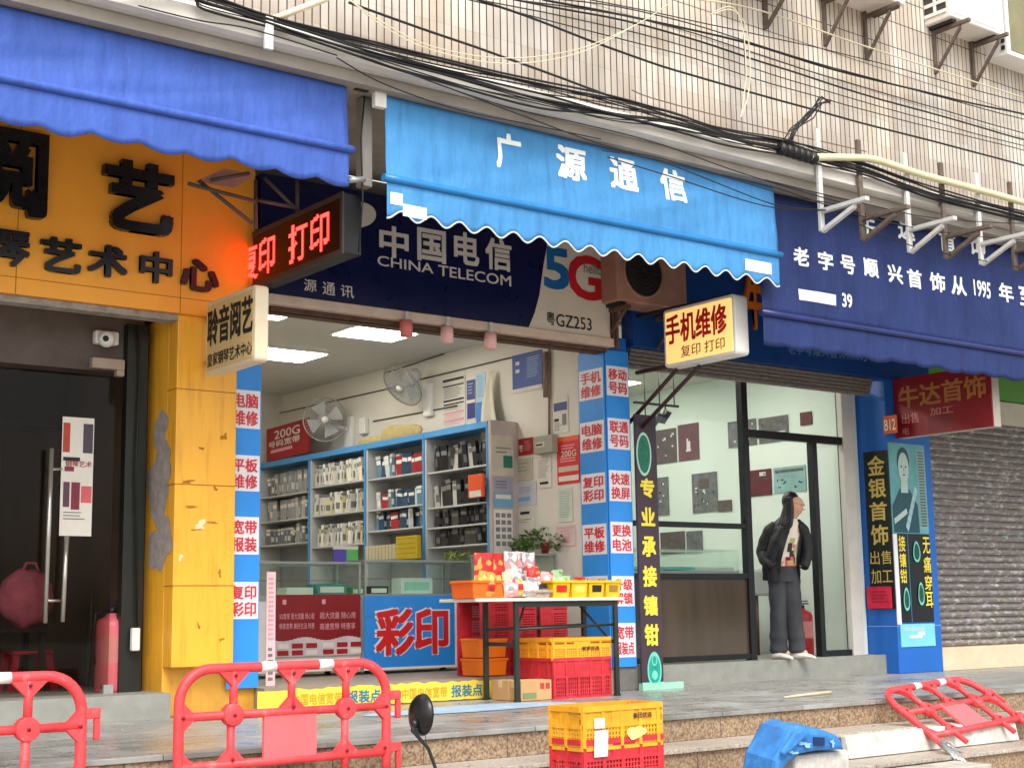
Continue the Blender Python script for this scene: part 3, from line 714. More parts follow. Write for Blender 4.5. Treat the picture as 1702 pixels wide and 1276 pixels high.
# outdoor unit tucked behind the light blue awning
def ac_unit(label, w, h, d, m, grp=None):
    t = thing('air_conditioner', label, 'air conditioner', (0, 0, 0), grp)
    b = MB(); b.box(0, w, 0, d, 0, h); b.build('casing', m, t, bevel=.015)
    b = MB(); b.box(-.004, -.0005, .05, d-.05, .06, h-.06, 0)
    for k in range(5): b.box(-.012, -.004, .05, d-.05, .06+(h-.12)*k/5, .06+(h-.12)*k/5+.035, 1)
    b.box(-.013, -.004, d/2-.015, d/2+.015, .06, h-.06, 1)
    b.build('side_grille', [mat('grille_dark', (58, 60, 60), .7), m], t)
    b = MB(); c = V3((w*.36, -.004, h*.5)); r = h*.4
    b.lathe(c, [(r*1.04, 0), (r*1.04, -.012), (r*.97, -.012), (r*.97, .0)], 28, ax=(0, 1, 0)); b.build('fan_ring', m, t)
    b = MB(); b.lathe(c, [(0.001, .002), (r*.97, .002)], 28, ax=(0, -1, 0)); b.build('fan_opening', mat('fan_dark', (40, 34, 32), .7), t)
    b = MB()
    for k in range(1, 7): 
        rr = r*.95*k/6; b.tube([c+V3((rr*cos(2*pi*j/24), -.012, rr*sin(2*pi*j/24))) for j in range(24)], .0035, 4, closed=True)
    for k in range(12): b.tube([c+V3((0, -.012, 0)), c+V3((r*cos(pi*k/6), -.012, r*sin(pi*k/6)))], .003, 4)
    b.build('fan_guard', DARKM, t)
    b = MB(); b.box(.05, .12, .03, d-.03, -.03, 0); b.box(w-.12, w-.05, .03, d-.03, -.03, 0); b.build('foot', DARKM, t)
    return t
a = P(1024, 503, 9.28)
uc = ac_unit('beige outdoor unit with a dark round fan tucked behind the light blue awning', .84, .56, .3, mat('beige_casing', (164, 122, 104), .5, .15))
for ch in list(uc.children):
    if ch.name.startswith('side_grille'): bpy.data.objects.remove(ch)
uc.location = (a.x+.02, 9.28, a.z+.03)
b = MB()
for x in (.1, .72): b.box(a.x+x, a.x+x+.04, 9.24, 9.6, a.z-.04, a.z-.002); b.tube([(a.x+x+.02, 9.28, a.z-.03), (a.x+x+.02, 9.58, a.z-.3)], .015, 6)
tag(b.build('wall_bracket', RUST, None), 'rusty brackets under the beige outdoor unit behind the awning', 'bracket')

# outdoor units on the upper wall
BRK = mat('bracket_rust', (98, 84, 74), .75, .35, 14, .2)
def wall_bracket(label, x, y, z, arm, drop, m, grp=None, up=.05, w=.035):
    t = thing('wall_bracket', label, 'bracket', (x, y, z), grp)
    b = MB(); b.box(x-w/2, x+w/2, y-.03, y, z-drop, z+up); b.build('upright', m, t, bevel=.003)
    b = MB(); b.box(x-w/2, x+w/2, y-arm, y-.03, z-.035, z); b.build('arm', m, t, bevel=.003)
    b = MB(); q = V3((x-w*.4, y-.03, z-drop*.9)); b.obox(q, (w*.8, 0, 0), (0, -arm*.68, drop*.9-.036), (0, 0, -.035)); b.build('brace', m, t)
    return t
ACW = mat('white_casing', (226, 218, 210), .5, .06)
un = ac_unit('white outdoor unit with a square grille near the top right corner', .85, .62, .34, ACW)
c0 = PX(1581, 27, 11.2)
un.location = (11.2, c0.y, c0.z)
for ch in list(un.children):
    if ch.name.startswith('fan_'): bpy.data.objects.remove(ch)
b = MB(); b.box(.03, .82, -.004, 0, .04, .6); WL[un] = V3((0, 0, 0)); b.build('front_panel', mat('casing_panel', (214, 206, 198), .5, .08), un, bevel=.004)
for x, n_ in ((11.3, 'left'), (11.9, 'right')): wall_bracket('dark bracket at the %s end under the square grille white outdoor unit' % n_, x, 8.05, c0.z-.035, .42, .42, BRK)
u2 = copy_tree(un); u2['label'] = 'second white outdoor unit left of the square grille unit, seen from below'
c2 = P(1490, 0, 7.72); u2.location = (c2.x-.72, 7.72, c2.z-.02)
for k, n_ in ((.1, 'left'), (.66, 'right')): wall_bracket('dark bracket at the %s end under the outdoor unit cut by the top edge' % n_, c2.x-.72+k, 8.05, c2.z-.055, .4, .42, BRK)
u3 = copy_tree(un); u3['label'] = 'outdoor unit highest on the tiled wall, left of the other two'; c3 = P(1330, -30, 7.72); u3.location = (c3.x-.75, 7.72, c3.z)
wall_bracket('rusty bracket end poking down at the top of the tiled wall', c3.x-.1, 8.05, c3.z-.035, .36, .3, BRK)
# tall cream cabinet on the far right
t = thing('wall_cabinet', 'green fronted metal cabinet with a slotted white side at the top right edge', 'cabinet', (12.2, 7.8, 5.3))
q = PX(1676, 90, 12.15); b = MB(); b.box(12.15, 13.2, q.y, 8.05, q.z, q.z+1.3, 0); b.build('cabinet_body', WHITE, t, bevel=.008)
b = MB(); b.box(12.2, 13.2, q.y-.006, q.y-.001, q.z+.05, q.z+1.25); b.build('front_panel', mat('olive_panel', (126, 122, 90), .6, .15), t)
b = MB()
for k in range(16): b.box(12.14, 12.149, q.y+.03, q.y+.07, q.z+.06+.07*k, q.z+.1+.07*k)
b.build('slot', INK, t)

# row of brackets hanging in front of the dark blue awning
specs = ((1362, 385, 349, 0), (1430, 400, 362, 1), (1508, 420, 380, 0), (1568, 430, 392, 1), (1627, 440, 404, 0), (1683, 450, 416, 1))
nm = ('nearest to the light blue awning', 'over the first large awning character', 'third along the dark blue awning', 'fourth along the dark blue awning', 'fifth along the dark blue awning', 'by the right edge of the picture')
for (x, yb, ya, rus), n_ in zip(specs, nm):
    q = P(x, ya, 7.78); e = P(x, yb, 7.78)
    wall_bracket(('rusty' if rus else 'pale grey')+' angle bracket, '+n_, q.x, 7.78, q.z, .5, q.z-e.z, BRK if rus else GREYM, 'angle brackets in front of the dark blue awning', up=5.3-q.z, w=.05)

# ------------------------------------------------------------------ cables
CB = mat('cable_black', (22, 21, 21), .5, .1); CW = mat('cable_cream', (206, 196, 168), .5, .1)
def cable(pts, r, m, label, grp=None, Y=7.9, wob=.0, seed=0, kind='cable'):
    ps = []
    q = [p if len(p) == 3 else (*p, Y) for p in pts]
    w = [P(*p) for p in q]
    for i in range(len(w)-1):
        p0 = w[max(0, i-1)]; p1 = w[i]; p2 = w[i+1]; p3 = w[min(len(w)-1, i+2)]
        for k in range(10):
            u = k/10
            ps.append(.5*((2*p1)+(p2-p0)*u+(2*p0-5*p1+4*p2-p3)*u*u+(3*p1-p0-3*p2+p3)*u**3))
    ps.append(w[-1])
    if wob: ps = [p+V3((0, wob*noise.noise(p*1.5+V3((seed, 0, 0))), wob*noise.noise(p*1.2+V3((0, seed, 3))))) for p in ps]
    b = MB(); b.tube(ps, r, 6); o = b.build(kind, m, None); tag(o, label, 'cable', grp); return o
GW = 'black cables strung across the tiled wall'
wl = [((902, 0), (1200, 62), (1440, 130), (1702, 190), .009), ((870, -8), (1100, 27), (1340, 100), (1702, 199), .005), ((857, 0), (1100, 41), (1400, 135), (1702, 222), .005),
      ((830, -5), (1100, 50), (1400, 146), (1702, 232), .008), ((800, 0), (1100, 67), (1400, 160), (1702, 243), .0045), ((774, 0), (1100, 83), (1370, 165), (1702, 250), .0045),
      ((700, -30), (850, 18), (1100, 110), (1355, 183), (1702, 275), .009), ((580, 5), (846, 100), (1102, 190), (1250, 243), .009), ((940, -8), (1200, 45), (1440, 100), (1702, 172), .0045)]
for i, q in enumerate(wl):
    cable(q[:-1], q[-1], CB, ('thick' if q[-1] > .0075 else 'thin')+' black cable strung across the tiled upper wall', GW+(', thick' if q[-1] > .0075 else ', thin'), 7.98-.01*i, .01, i)
cable(((1010, -10), (1230, 10), (1440, 78), (1702, 163)), .007, CW, 'single pale brown cable strung highest across the tiled wall', None, 7.95)
cable(((1050, 150), (1100, 168), (1280, 215), (1440, 252)), .005, mat('cable_brown', (120, 92, 74), .6), 'thin brown cable low on the tiled wall above the conduit', None, 7.98)
for k in range(2): cable(((575, -5), (640, 40+k*6), (720, 78+k*6), (840, 97+k*9), (960, 82+k*7), (1060, 40), (1110, 8)), .004, CW, 'cream cord drooping in a long loop over the left part of the tiled wall', 'cream cords drooping over the tiled wall', 7.9-.015*k)
for k in range(2): cable(((1180+k*6, 24), (1215, 12+k*5), (1234+k*6, 45), (1240+k*7, 120), (1236+k*6, 165), (1231, 196)), .005, CW, 'cream cord hooked over the black cables and hanging straight down', 'cream cords hanging from the black cables', 7.86)
GB = 'black cables bundled along the cornice'
rn = random.Random(11)
for i in range(14):
    dy = (i-7)*3.0; j = lambda s: rn.uniform(-s, s)
    cable(((180+i*14, -20+j(6)), (330, 0+dy*.5+j(3)), (450, 36+dy*.5+j(3)), (600, 82+dy*.8+j(3)), (760, 125+dy+j(4)), (900, 158+dy*1.1+j(6)), (1010, 180+dy*.9+j(6)), (1120, 203+dy*.7+j(6)), (1210, 228+dy*.6+j(4)), (1300, 245+dy*.6+j(3)), (1365, 262+dy*.6+j(2)), (1440, 283+dy*.5+j(2)), (1560, 325+dy*.4+j(3)), (1720, 366+dy*.4)),
          rn.choice((.0045, .0055, .008)), CB, 'black cable in the thick bundle sagging along the cornice', GB, 7.74+.004*(i % 5), .012, i)
GL = 'loose black wires over the cornice and the light blue awning'
for q in (((560, 95), (640, 140), (760, 180), (900, 210), (1000, 232)), ((560, 80), (760, 150), (1000, 240), (1120, 268), (1290, 320), (1420, 345)), ((600, 95), (820, 170), (960, 205), (1100, 240), (1240, 290), (1410, 340)), ((1000, 250), (1100, 268), (1283, 338), (1400, 352)), ((1010, 262), (1110, 292), (1283, 345), (1420, 350)), ((230, 10), (330, 35), (420, 50), (560, 92)), ((1280, 310), (1420, 355), (1560, 385), (1702, 400)), ((1380, 352), (1480, 395), (1560, 420), (1702, 445)), ((1270, 300), (1400, 330), (1550, 362), (1702, 372))):
    cable(q, .0045, CB, 'thin loose black wire crossing the cornice and awnings', GL, 7.7, .01, q[0][0])
cable(((1340, 262, 7.72), (1400, 262, 7.72), (1455, 266, 7.72), (1530, 290, 7.72), (1620, 314, 7.72), (1720, 342, 7.72)), .032, mat('cream_conduit', (214, 206, 164), .5, .08), 'thick cream conduit pipe running under the cable bundle at right', None, kind='conduit')
# knot of cables tied up beside the conduit
b = MB(); rn = random.Random(4)
for k in range(7):
    b.tube([P(1300+rn.uniform(-6, 12), 245+rn.uniform(-4, 6), 7.72), P(1316+rn.uniform(-14, 14), 220+rn.uniform(-8, 8), 7.7), P(1345+rn.uniform(-8, 8), 196+rn.uniform(-8, 8), 7.7), P(1362+rn.uniform(-6, 6), 166+rn.uniform(-6, 8), 7.8), P(1380, 166+k, 7.85)], .006, 5)
for k in range(6): q = P(1300+k*10, 248+k*3, 7.73); b.lathe(q, [(.0, -.03), (.05, -.03), (.05, .03), (0, .03)], 10, ax=(1, .1, -.2))
tag(b.build('cable_knot', CB, None), 'tangled knot of black cable tied up where the cream conduit begins', 'cable')
# small white bracket with a pole at top left
t = thing('pole_bracket', 'white clamp holding a pale pole on the cornice at upper left', 'bracket', (4.0, 7.8, 4.9))
b = MB(); TL, TR, BL = rectY(442, 455, 26, 80, 7.74); b.obox(BL, TR-TL, TL-BL, (0, .03, 0)); b.build('clamp', WHITE, t, bevel=.004)
b = MB(); b.tube([P(455, 32, 7.76), P(545, -3, 7.76)], .022, 8); b.build('pole', CREAM, t)

# ------------------------------------------------------------------ advert strips and posters on the pillars
WPAN = mat('white_vinyl', (224, 222, 224), .45, .04); REDL = mat('red_vinyl_letter', (204, 44, 60), .45, .06)
def strip(label, TL, TR, BL, panels, base=BLUE):
    """panels: (v0, v1, two lines of text), v from the top"""
    pa = []; tx = []
    for v0, v1, a, b_ in panels:
        pa.append((.03, v0, .97, v1, WPAN)); h = v1-v0
        if a: tx += [(a, .1, v0+h*.09, .9, v0+h*.47, REDL, .035), (b_, .1, v0+h*.54, .9, v0+h*.93, REDL, .035)]
    return board('advert_strip', label, 'advert strip', TL, TR, BL, base, pa, tx, th=.012)
TL, TR, BL = rectY(391, 445, 605, 1152, 9.6)
x0, x1 = P(391, 760, 9.6).x+.02, P(446, 760, 9.6).x
TL = V3((x0, 9.735, P(391, 598, 9.6).z)); TR = V3((x1, 9.735, TL.z)); BL = V3((x0, 9.735, P(384, 1150, 9.6).z+.02))
hh = TL.z-BL.z
def vof(y): return (TL.z-P(418, y, 9.6).z)/hh
strip('blue and white advert strip with red characters beside the orange pillar face', V3((4.83, 9.72, TL.z)), V3((5.085, 9.72, TL.z)), V3((4.83, 9.72, BL.z)),
      [(vof(645), vof(709), '电脑', '维修'), (vof(754), vof(814), '平板', '维修'), (vof(857), vof(920), '宽带', '报装'), (vof(966), vof(1028), '复印', '彩印')])
zt, zb2 = 3.62, P(1030, 1108, 9.6).z
def vo(y, x=1030, Y=9.6): return (zt-P(x, y, Y).z)/(zt-zb2)
strip('blue and white advert strip on the pillar side facing the telecom shop', V3((8.4, 9.945, zt)), V3((8.4, 9.6, zt)), V3((8.4, 9.945, zb2)),
      [(vo(610, 1007), vo(660, 1007), '手机', '维修'), (vo(697, 1008), vo(748, 1008), '电脑', '维修'), (vo(784, 1008), vo(834, 1008), '复印', '彩印'), (vo(869, 1008), vo(920, 1008), '平板', '维修'), (vo(956, 1008), vo(1006, 1008), '打印', '复印')], BLUE)
strip('blue and white advert strip on the pillar front facing the street', V3((8.4, 9.6, zt)), V3((8.672, 9.6, zt)), V3((8.4, 9.6, zb2)),
      [(vo(610), vo(659), '移动', '号码'), (vo(696), vo(747), '联通', '号码'), (vo(782), vo(833), '快速', '换屏'), (vo(867), vo(919), '更换', '电池'), (vo(957), vo(1007), '升级', '解锁'), (vo(1035), vo(1092), '宽带', '报装点')], BLUE)

# tall dark jewellery sign with a jade pendant
TL = V3((8.685, 9.56, P(1050, 688, 9.56).z)); TR = V3((P(1093, 900, 9.56).x, 9.56, TL.z)); BL = V3((8.685, 9.56, PLAT+.05)); hv = TL.z-BL.z
def vs_(y): return (TL.z-P(1070, y, 9.56).z)/hv
chs = (('专', 795, 827), ('业', 843, 874), ('承', 891, 925), ('接', 940, 975), ('镶', 989, 1023), ('钳', 1037, 1073))
vp = board('advert_board', 'tall dark purple board with six pale yellow characters and jade pendants', 'advert board', TL, TR, BL, mat('dark_purple_print', (64, 50, 60), .45, .1),
      [(.0, vs_(1137), 1, .995, CYAN)], [(c, .16, vs_(a), .82, vs_(b_), YELLOW, .06) for c, a, b_ in chs], th=.02)
JADE = mat('jade_print', (24, 110, 84), .4, .35, 25); JADL = mat('pale_jade_edge', (170, 210, 190), .4, .1)
jd = MB(); U = TR-TL
def oval(mb, cx, cy, rx, ry, mi, d, pear=0, n=26):
    pts = []
    for k in range(n):
        a = 2*pi*k/n; s = 1-pear*.5*(1+sin(a))*.8
        pts.append(TL+U*(cx+rx*cos(a)*s)+V3((0, -.024-d, -hv*(cy)+ry*sin(a))))
    mb.add(pts, [tuple(range(n))], mi)
oval(jd, .38, vs_(755), .36, .195, 0, .001); oval(jd, .38, vs_(755), .29, .17, 1, .002)
jd.build('jade_leaf', [JADL, JADE], vp)
jd = MB(); oval(jd, .58, vs_(1112), .36, .15, 0, .001, .22); oval(jd, .58, vs_(1112), .29, .125, 1, .002, .22); oval(jd, .58, vs_(1097), .13, .05, 2, .0035); oval(jd, .58, vs_(1097), .09, .035, 1, .004); oval(jd, .58, vs_(1122), .14, .04, 2, .003)
jd.build('jade_figure', [mat('turquoise_edge', (110, 200, 180), .4), mat('turquoise_jade', (30, 150, 130), .35, .35, 30), MATS['turquoise_edge']], vp)
cyb = MB(); q = P(1066, 1142, 9.4); cyb.box(8.66, 9.14, 9.5, 9.555, PLAT, PLAT+.055); tag(cyb.build('base_strip', mat('pale_green_strip', (150, 206, 180), .5, .15), None), 'pale green strip on the paving at the foot of the dark purple board', 'strip')

# right pillar: side facing left
XP = 12.26
def sidebd(name, label, cat, x0, x1, yt, yb, base, patches=(), texts=(), **k):
    TL, TR, BL = rectX(x0, x1, yt, yb, XP); return board(name, label, cat, TL, TR, BL, base, patches, texts, **k)
GOLD = mat('gold_letter', (214, 186, 98), .4, .08)
sidebd('advert_board', 'narrow black board with gold characters on the left side of the blue pillar', 'advert board', 1436, 1483, 752, 1012, mat('black_board', (22, 28, 26), .4, .15), [],
       [(c, .16, a, .88, b_, GOLD, .03) for c, a, b_ in (('金', .03, .155), ('银', .175, .3), ('首', .325, .445), ('饰', .47, .6))] + [('出售', .08, .635, .95, .72, GOLD, 0), ('加工', .08, .75, .95, .84, GOLD, 0)], th=.012)
sidebd('notice', 'small crumpled red notice at the foot of the black gold lettered board', 'notice', 1444, 1484, 975, 1011, mat('pinkish_red_paper', (206, 34, 66), .6, .25, 12), lines(.2, .2, .9, .8, 4, mat('dark_pink', (160, 20, 50), .6)), th=.02, gap=.016)
sidebd('number_plate', 'small orange red house number plate on the blue pillar', 'number plate', 1468, 1492, 692, 722, mat('orange_plate', (206, 78, 36), .4, .05), [], [('B12', .1, .2, .9, .82, mat('cream_letter', (232, 220, 190), .5), .03)])
# right pillar: front
TL, TR, BL = V3((12.262, 9.6, 3.16)), V3((12.86, 9.6, 3.16)), V3((12.262, 9.6, P(1492, 886, 9.6).z))
TL.z = TR.z = P(1476, 735, 9.6).z
TEAL = mat('teal_print', (40, 120, 150), .5); PTEAL = mat('portrait_teal', (96, 158, 160), .45, .2, 6)
SKINP = mat('printed_skin', (176, 196, 188), .5, .1); DTEAL = mat('deep_teal_print', (28, 74, 84), .45, .15)
po = board('poster', 'teal portrait poster of a short haired man in a striped shirt on the blue pillar', 'poster', TL, TR, BL, PTEAL, [(.76, .05, .98, .95, mat('poster_margin', (120, 170, 168), .5))] + lines(.79, .08, .96, .93, 26, mat('brown_print', (104, 84, 70), .5), .5, .1), [], th=.008)
fg = MB(); Hh = TL.z-BL.z; U = TR-TL
def pp_(pts, mi, d): fg.add([TL+U*x+V3((0, -.0125-d, -Hh*y)) for x, y in pts], [tuple(range(len(pts)))[::-1]], mi)
def el(cx, cy, rx, ry, n=20): return [(cx+rx*cos(2*pi*k/n), cy+ry*sin(2*pi*k/n)) for k in range(n)]
pp_(el(.38, .2, .17, .16), 1, 0); pp_(el(.38, .27, .145, .17), 0, .001); pp_([(.3, .38), (.46, .38), (.48, .55), (.28, .55)], 0, .0008)
pp_([(.04, .99), (.02, .7), (.26, .5), (.38, .56), (.5, .5), (.72, .68), (.74, .99)], 1, .0004)
for k in range(6): pp_([(.36+.05*k, .92-.075*k), (.42+.05*k, .84-.075*k), (.48+.05*k, .9-.075*k), (.42+.05*k, .98-.075*k)], 2, .0012)
pp_([(.05, .84), (.4, .72), (.42, .78), (.06, .9)], 0, .0014)
for ex in (.32, .44): pp_(el(ex, .26, .025, .012, 8), 1, .002)
pp_(el(.38, .35, .035, .01, 8), 1, .002); pp_([(.37, .27), (.395, .27), (.4, .315), (.365, .315)], 3, .0016)
fg.build('portrait', [SKINP, DTEAL, mat('stripe_pale', (160, 196, 200), .5), mat('skin_shade_print', (150, 172, 166), .5)], po)
zt3, zb3 = BL.z-.005, P(1494, 1034, 9.6).z
po = board('poster', 'black poster with jade pendants and yellow vertical characters under the portrait', 'poster', V3((12.33, 9.6, zt3)), V3((12.86, 9.6, zt3)), V3((12.33, 9.6, zb3)), mat('black_poster', (16, 22, 26), .35, .2),
     [(.3, 0, .32, 1, TEAL)], [(c, .02, a, .22, b_, YELLOW, .02) for c, a, b_ in (('接', .02, .2), ('镶', .22, .38), ('钳', .4, .56))] + [(c, .76, a, .99, b_, YELLOW, .02) for c, a, b_ in (('无', .03, .22), ('痛', .25, .44), ('穿', .47, .64), ('耳', .66, .84))], th=.008)
TL = V3((12.33, 9.592, zt3)); U = V3((.53, 0, 0)); hv = zt3-zb3
jd = MB(); U2 = U
for cx, cy, rx, ry in ((.55, .2, .13, .11), (.16, .74, .11, .12), (.62, .68, .11, .12)):
    oval(jd, cx, cy, rx, ry*hv*1.1, 0, -.012, .4); oval(jd, cx, cy, rx*.75, ry*hv*.85, 1, -.011, .4)
jd.build('jade_pendant', [MATS['turquoise_edge'], mat('dark_jade', (20, 74, 60), .4, .3, 30)], po)
wm = MB(); wm.box(12.262, 12.325, 9.59, 9.6, zb3-.02, zt3); tag(wm.build('white_strip', WPAN, None), 'plain white vinyl margin strip beside the black jade poster', 'strip')
board('poster', 'small cyan poster with a white swirl at the foot of the blue pillar', 'poster', V3((12.3, 9.6, P(1494, 1037, 9.6).z)), V3((12.86, 9.6, P(1494, 1037, 9.6).z)), V3((12.3, 9.6, P(1496, 1075, 9.6).z)), CYAN, [(.1, .15, .7, .3, MATS['stripe_pale']), (.25, .5, .62, .62, WPAN), (.5, .35, .7, .5, WPAN)], [], th=.008)
# red jewellery sign standing out from the pillar
XR = 12.42; yf = 9.59; yn = PX(1650, 665, XR).y
zt4, zb4 = PX(1575, 617, XR).z, PX(1575, 718, XR).z
TL, TR, BL = V3((XR, yf, zt4)), V3((XR, yn, zt4)), V3((XR, yf, zb4))
rs = board('hanging_sign', 'red hanging sign with gold characters beside the rolling shutter', 'hanging sign', TL, TR, BL, mat('red_sign_face', (142, 24, 34), .4, .12, 3), [(.35, .72, .62, .95, mat('red_sign_patch', (130, 40, 48), .5))],
     [('牛达首饰', .05, .14, .96, .52, mat('dull_gold_letter', (188, 120, 60), .45), .03), ('出售', .08, .6, .26, .78, mat('pink_letter', (220, 150, 140), .5), 0), ('加工', .38, .57, .62, .7, MATS['pink_letter'], 0), ('电', .08, .84, .15, .96, MATS['pink_letter'], 0)], th=.02)
b = MB(); b.box(XR+.001, XR+.12, yn, yf, zb4, zt4); b.build('sign_case', mat('pale_case', (190, 184, 170), .5, .1), rs, bevel=.008)

# closed rolling shutter
sh = thing('rolling_shutter', 'closed grey rolling shutter covered with torn sticker marks at the right', 'shutter', (15, 9.75, .9))
sm = shutter_mat(); z = .9; b = MB()
while z < 3.36:
    b.prism([V3((12.985, 9.80, z)), V3((12.985, 9.762, z+.012)), V3((12.985, 9.75, z+.035)), V3((12.985, 9.762, z+.06)), V3((12.985, 9.80, z+.07))], (4, 0, 0)); z += .075
b.box(12.985, 16.985, 9.79, 9.82, .9, 3.36); b.build('slat', sm, sh)
b = MB(); b.box(12.982, 13.04, 9.72, 9.86, .9, 3.36); b.build('guide_rail', DARKM, sh)
# ------------------------------------------------------------------ telecom shop inside
LAMP = mat('lamp_panel', (255, 255, 255), .5, 0, emit=11, ecol=(255, 250, 238))
def ceil_lamp(label, x0, x1, y0, y1, z, grp=None):
    t = thing('ceiling_light', label, 'ceiling light', ((x0+x1)/2, (y0+y1)/2, z), grp)
    b = MB(); b.box(x0-.03, x1+.03, y0-.03, y1+.03, z-.012, z); b.build('frame', WHITE, t)
    b = MB(); b.box(x0, x1, y0, y1, z-.02, z-.0125); b.build('diffuser', LAMP, t)
ceil_lamp('glowing square ceiling panel nearest the shop front', 6.9, 7.55, 11.3, 11.75, 3.96)
ceil_lamp('glowing square ceiling panel deeper in the telecom shop', 6.6, 7.39, 12.7, 13.25, 3.96)
ceil_lamp('glowing ceiling panel half hidden behind the cream light box sign', 5.7, 6.13, 11.1, 11.4, 3.96)
ceil_lamp('glowing ceiling panel at the back of the telecom shop', 5.6, 6.1, 14.0, 14.5, 3.96)
XW = 8.41
SHB = mat('shelf_blue', (70, 140, 196), .4, .08); SHG = mat('shelf_grey', (186, 188, 186), .5, .08); SHI = mat('shelf_inside', (140, 144, 146), .6, .12)
bayY = (15.5, 14.28, 13.1, 12.0, 10.93)
bays = ['farthest left, holding grey chargers', 'second from the left, holding rows of pale packets', 'third from the left, holding blue and red packets', 'nearest the pillar, holding black packets']
rows = [[(780, 820, 482), (826, 862, 482), (868, 902, 482)], [(766, 803, 562), (815, 852, 562), (868, 905, 562)], [(752, 790, 658), (812, 842, 658), (845, 878, 658)], [(735, 778, 762), (795, 838, 762), (843, 872, 762), (874, 905, 762)]]
pal = [[(150, 152, 150), (110, 116, 118), (176, 176, 170), (80, 86, 90)], [(222, 222, 214), (206, 204, 196), (226, 222, 210), (210, 200, 150)], [(40, 70, 96), (96, 130, 146), (150, 40, 48), (200, 206, 206)], [(30, 30, 32), (44, 42, 44), (70, 66, 64), (190, 186, 178)]]
PK = []
for i, cs in enumerate(pal):
    pr = []
    for j, c in enumerate(cs):
        pm = mat('packet_%s' % ('grey', 'pale', 'mixed', 'dark')[i]+str(j), c, .35, .1)
        pr.append(pm)
    PK.append(pr)
packs = []
rn = random.Random(9)
for k in range(4):
    y0, y1 = bayY[k+1], bayY[k]
    t = thing('display_shelf', 'wall shelf bay '+bays[k], 'shelf', (8.25, (y0+y1)/2, 1.2), 'wall shelf bays in the telecom shop')
    zt = 1.35+1.755
    b = MB(); b.box(8.38, 8.405, y0, y1, 1.2, zt); b.build('back_panel', SHI, t)
    b = MB(); b.box(8.1, 8.38, y0, y0+.025, 1.2, zt-.05); b.build('side_panel', SHG, t, bevel=.003)
    b = MB(); b.box(8.1, 8.38, y1-.03, y1-.003, 1.2, zt-.05); b.build('side_panel', SHG, t, bevel=.003)
    b = MB(); b.box(8.085, 8.405, y0-.002, y1-.004, zt-.05, zt+.012); b.build('top_band', SHB, t, bevel=.004)
    b = MB(); b.box(8.09, 8.105, y0-.001, y0+.03, 1.2, zt-.052); b.build('edge_trim', SHB, t)
    for ri, (ya, yb, xr) in enumerate(rows[k]):
        za, zb_ = PX(xr, ya, 8.15).z, PX(xr, yb, 8.15).z
        b = MB(); b.box(8.11, 8.38, y0+.026, y1-.031, zb_-.022, zb_-.006); b.build('shelf_board', SHG, t)
        names = ('bottom', 'lower', 'middle', 'top')
        rname = ('top', 'second', 'third', 'lowest')[ri]
        lab = ('grey gadget packet', 'pale phone case packet', 'blue or red phone packet', 'black phone packet')[k]
        bn_ = ('the farthest left shelf bay', 'the second shelf bay from left', 'the third shelf bay from left', 'the shelf bay nearest the pillar')[k]
        rest = lab+' in the %s row of %s' % (rname, bn_)
        grp = 'packets in the %s row of %s' % (rname, bn_)
        pms = PK[k]; meshes = []
        n = (14, 24, 11, 12)[k]
        for j, pm in enumerate(pms):
            b = MB(); h = (za-zb_)*((.95, .8, 1.0, .62), (.97, .93, 1.0, .88), (.94, 1.04, .86, .98), (1., 1.06, .9, .97))[k][j]; th = (.06, .026, .084, .078)[k]*(1, .8, 1.25, .9)[j]; dp = (.1, .13, .035, .04)[k]
            b.box(-dp/2, dp/2, -th/2, th/2, 0, h*.86, 0); b.box(-dp*.5, dp*.5, -th*.5, th*.5, h*.862, h, (0, 1, 0, 1)[j])
            b.box(-dp/2-.001, -dp/2, -th*.42, th*.42, h*.62, h*.8, 1)
            b.box(-dp*.42, dp*.42, -th/2-.001, -th/2, h*.2, h*.5, 1)
            o = b.build('packet', [pm, (PAPER, GREYP, WHITE, GREYP)[k]], None, at=(0, 0, 0)); meshes.append(o)
        for q in range(n):
            j = rn.choices(range(4), (5, 4, 2, 1.2))[0]
            if meshes[j] is not None and not meshes[j].get('used'): o = meshes[j]; o['used'] = 1
            else: o = meshes[j].copy(); COL.objects.link(o)
            yy = y0+.07+(y1-y0-.14)*(q+.5)/n
            o.location = (8.2+rn.uniform(-.03, .03)+(.03 if k == 0 else 0), yy, zb_-.005); o.rotation_euler = (rn.uniform(-.16, .16), rn.uniform(-.1, .1), rn.uniform(-.45, .45))
            c = ('grey', 'pale', 'mixed', 'dark')[k]
            tag(o, rest, 'packet', grp)
        for o in meshes:
            if not o.get('used'): bpy.data.objects.remove(o)
for o in list(COL.objects):
    if o.get('used'): del o['used']
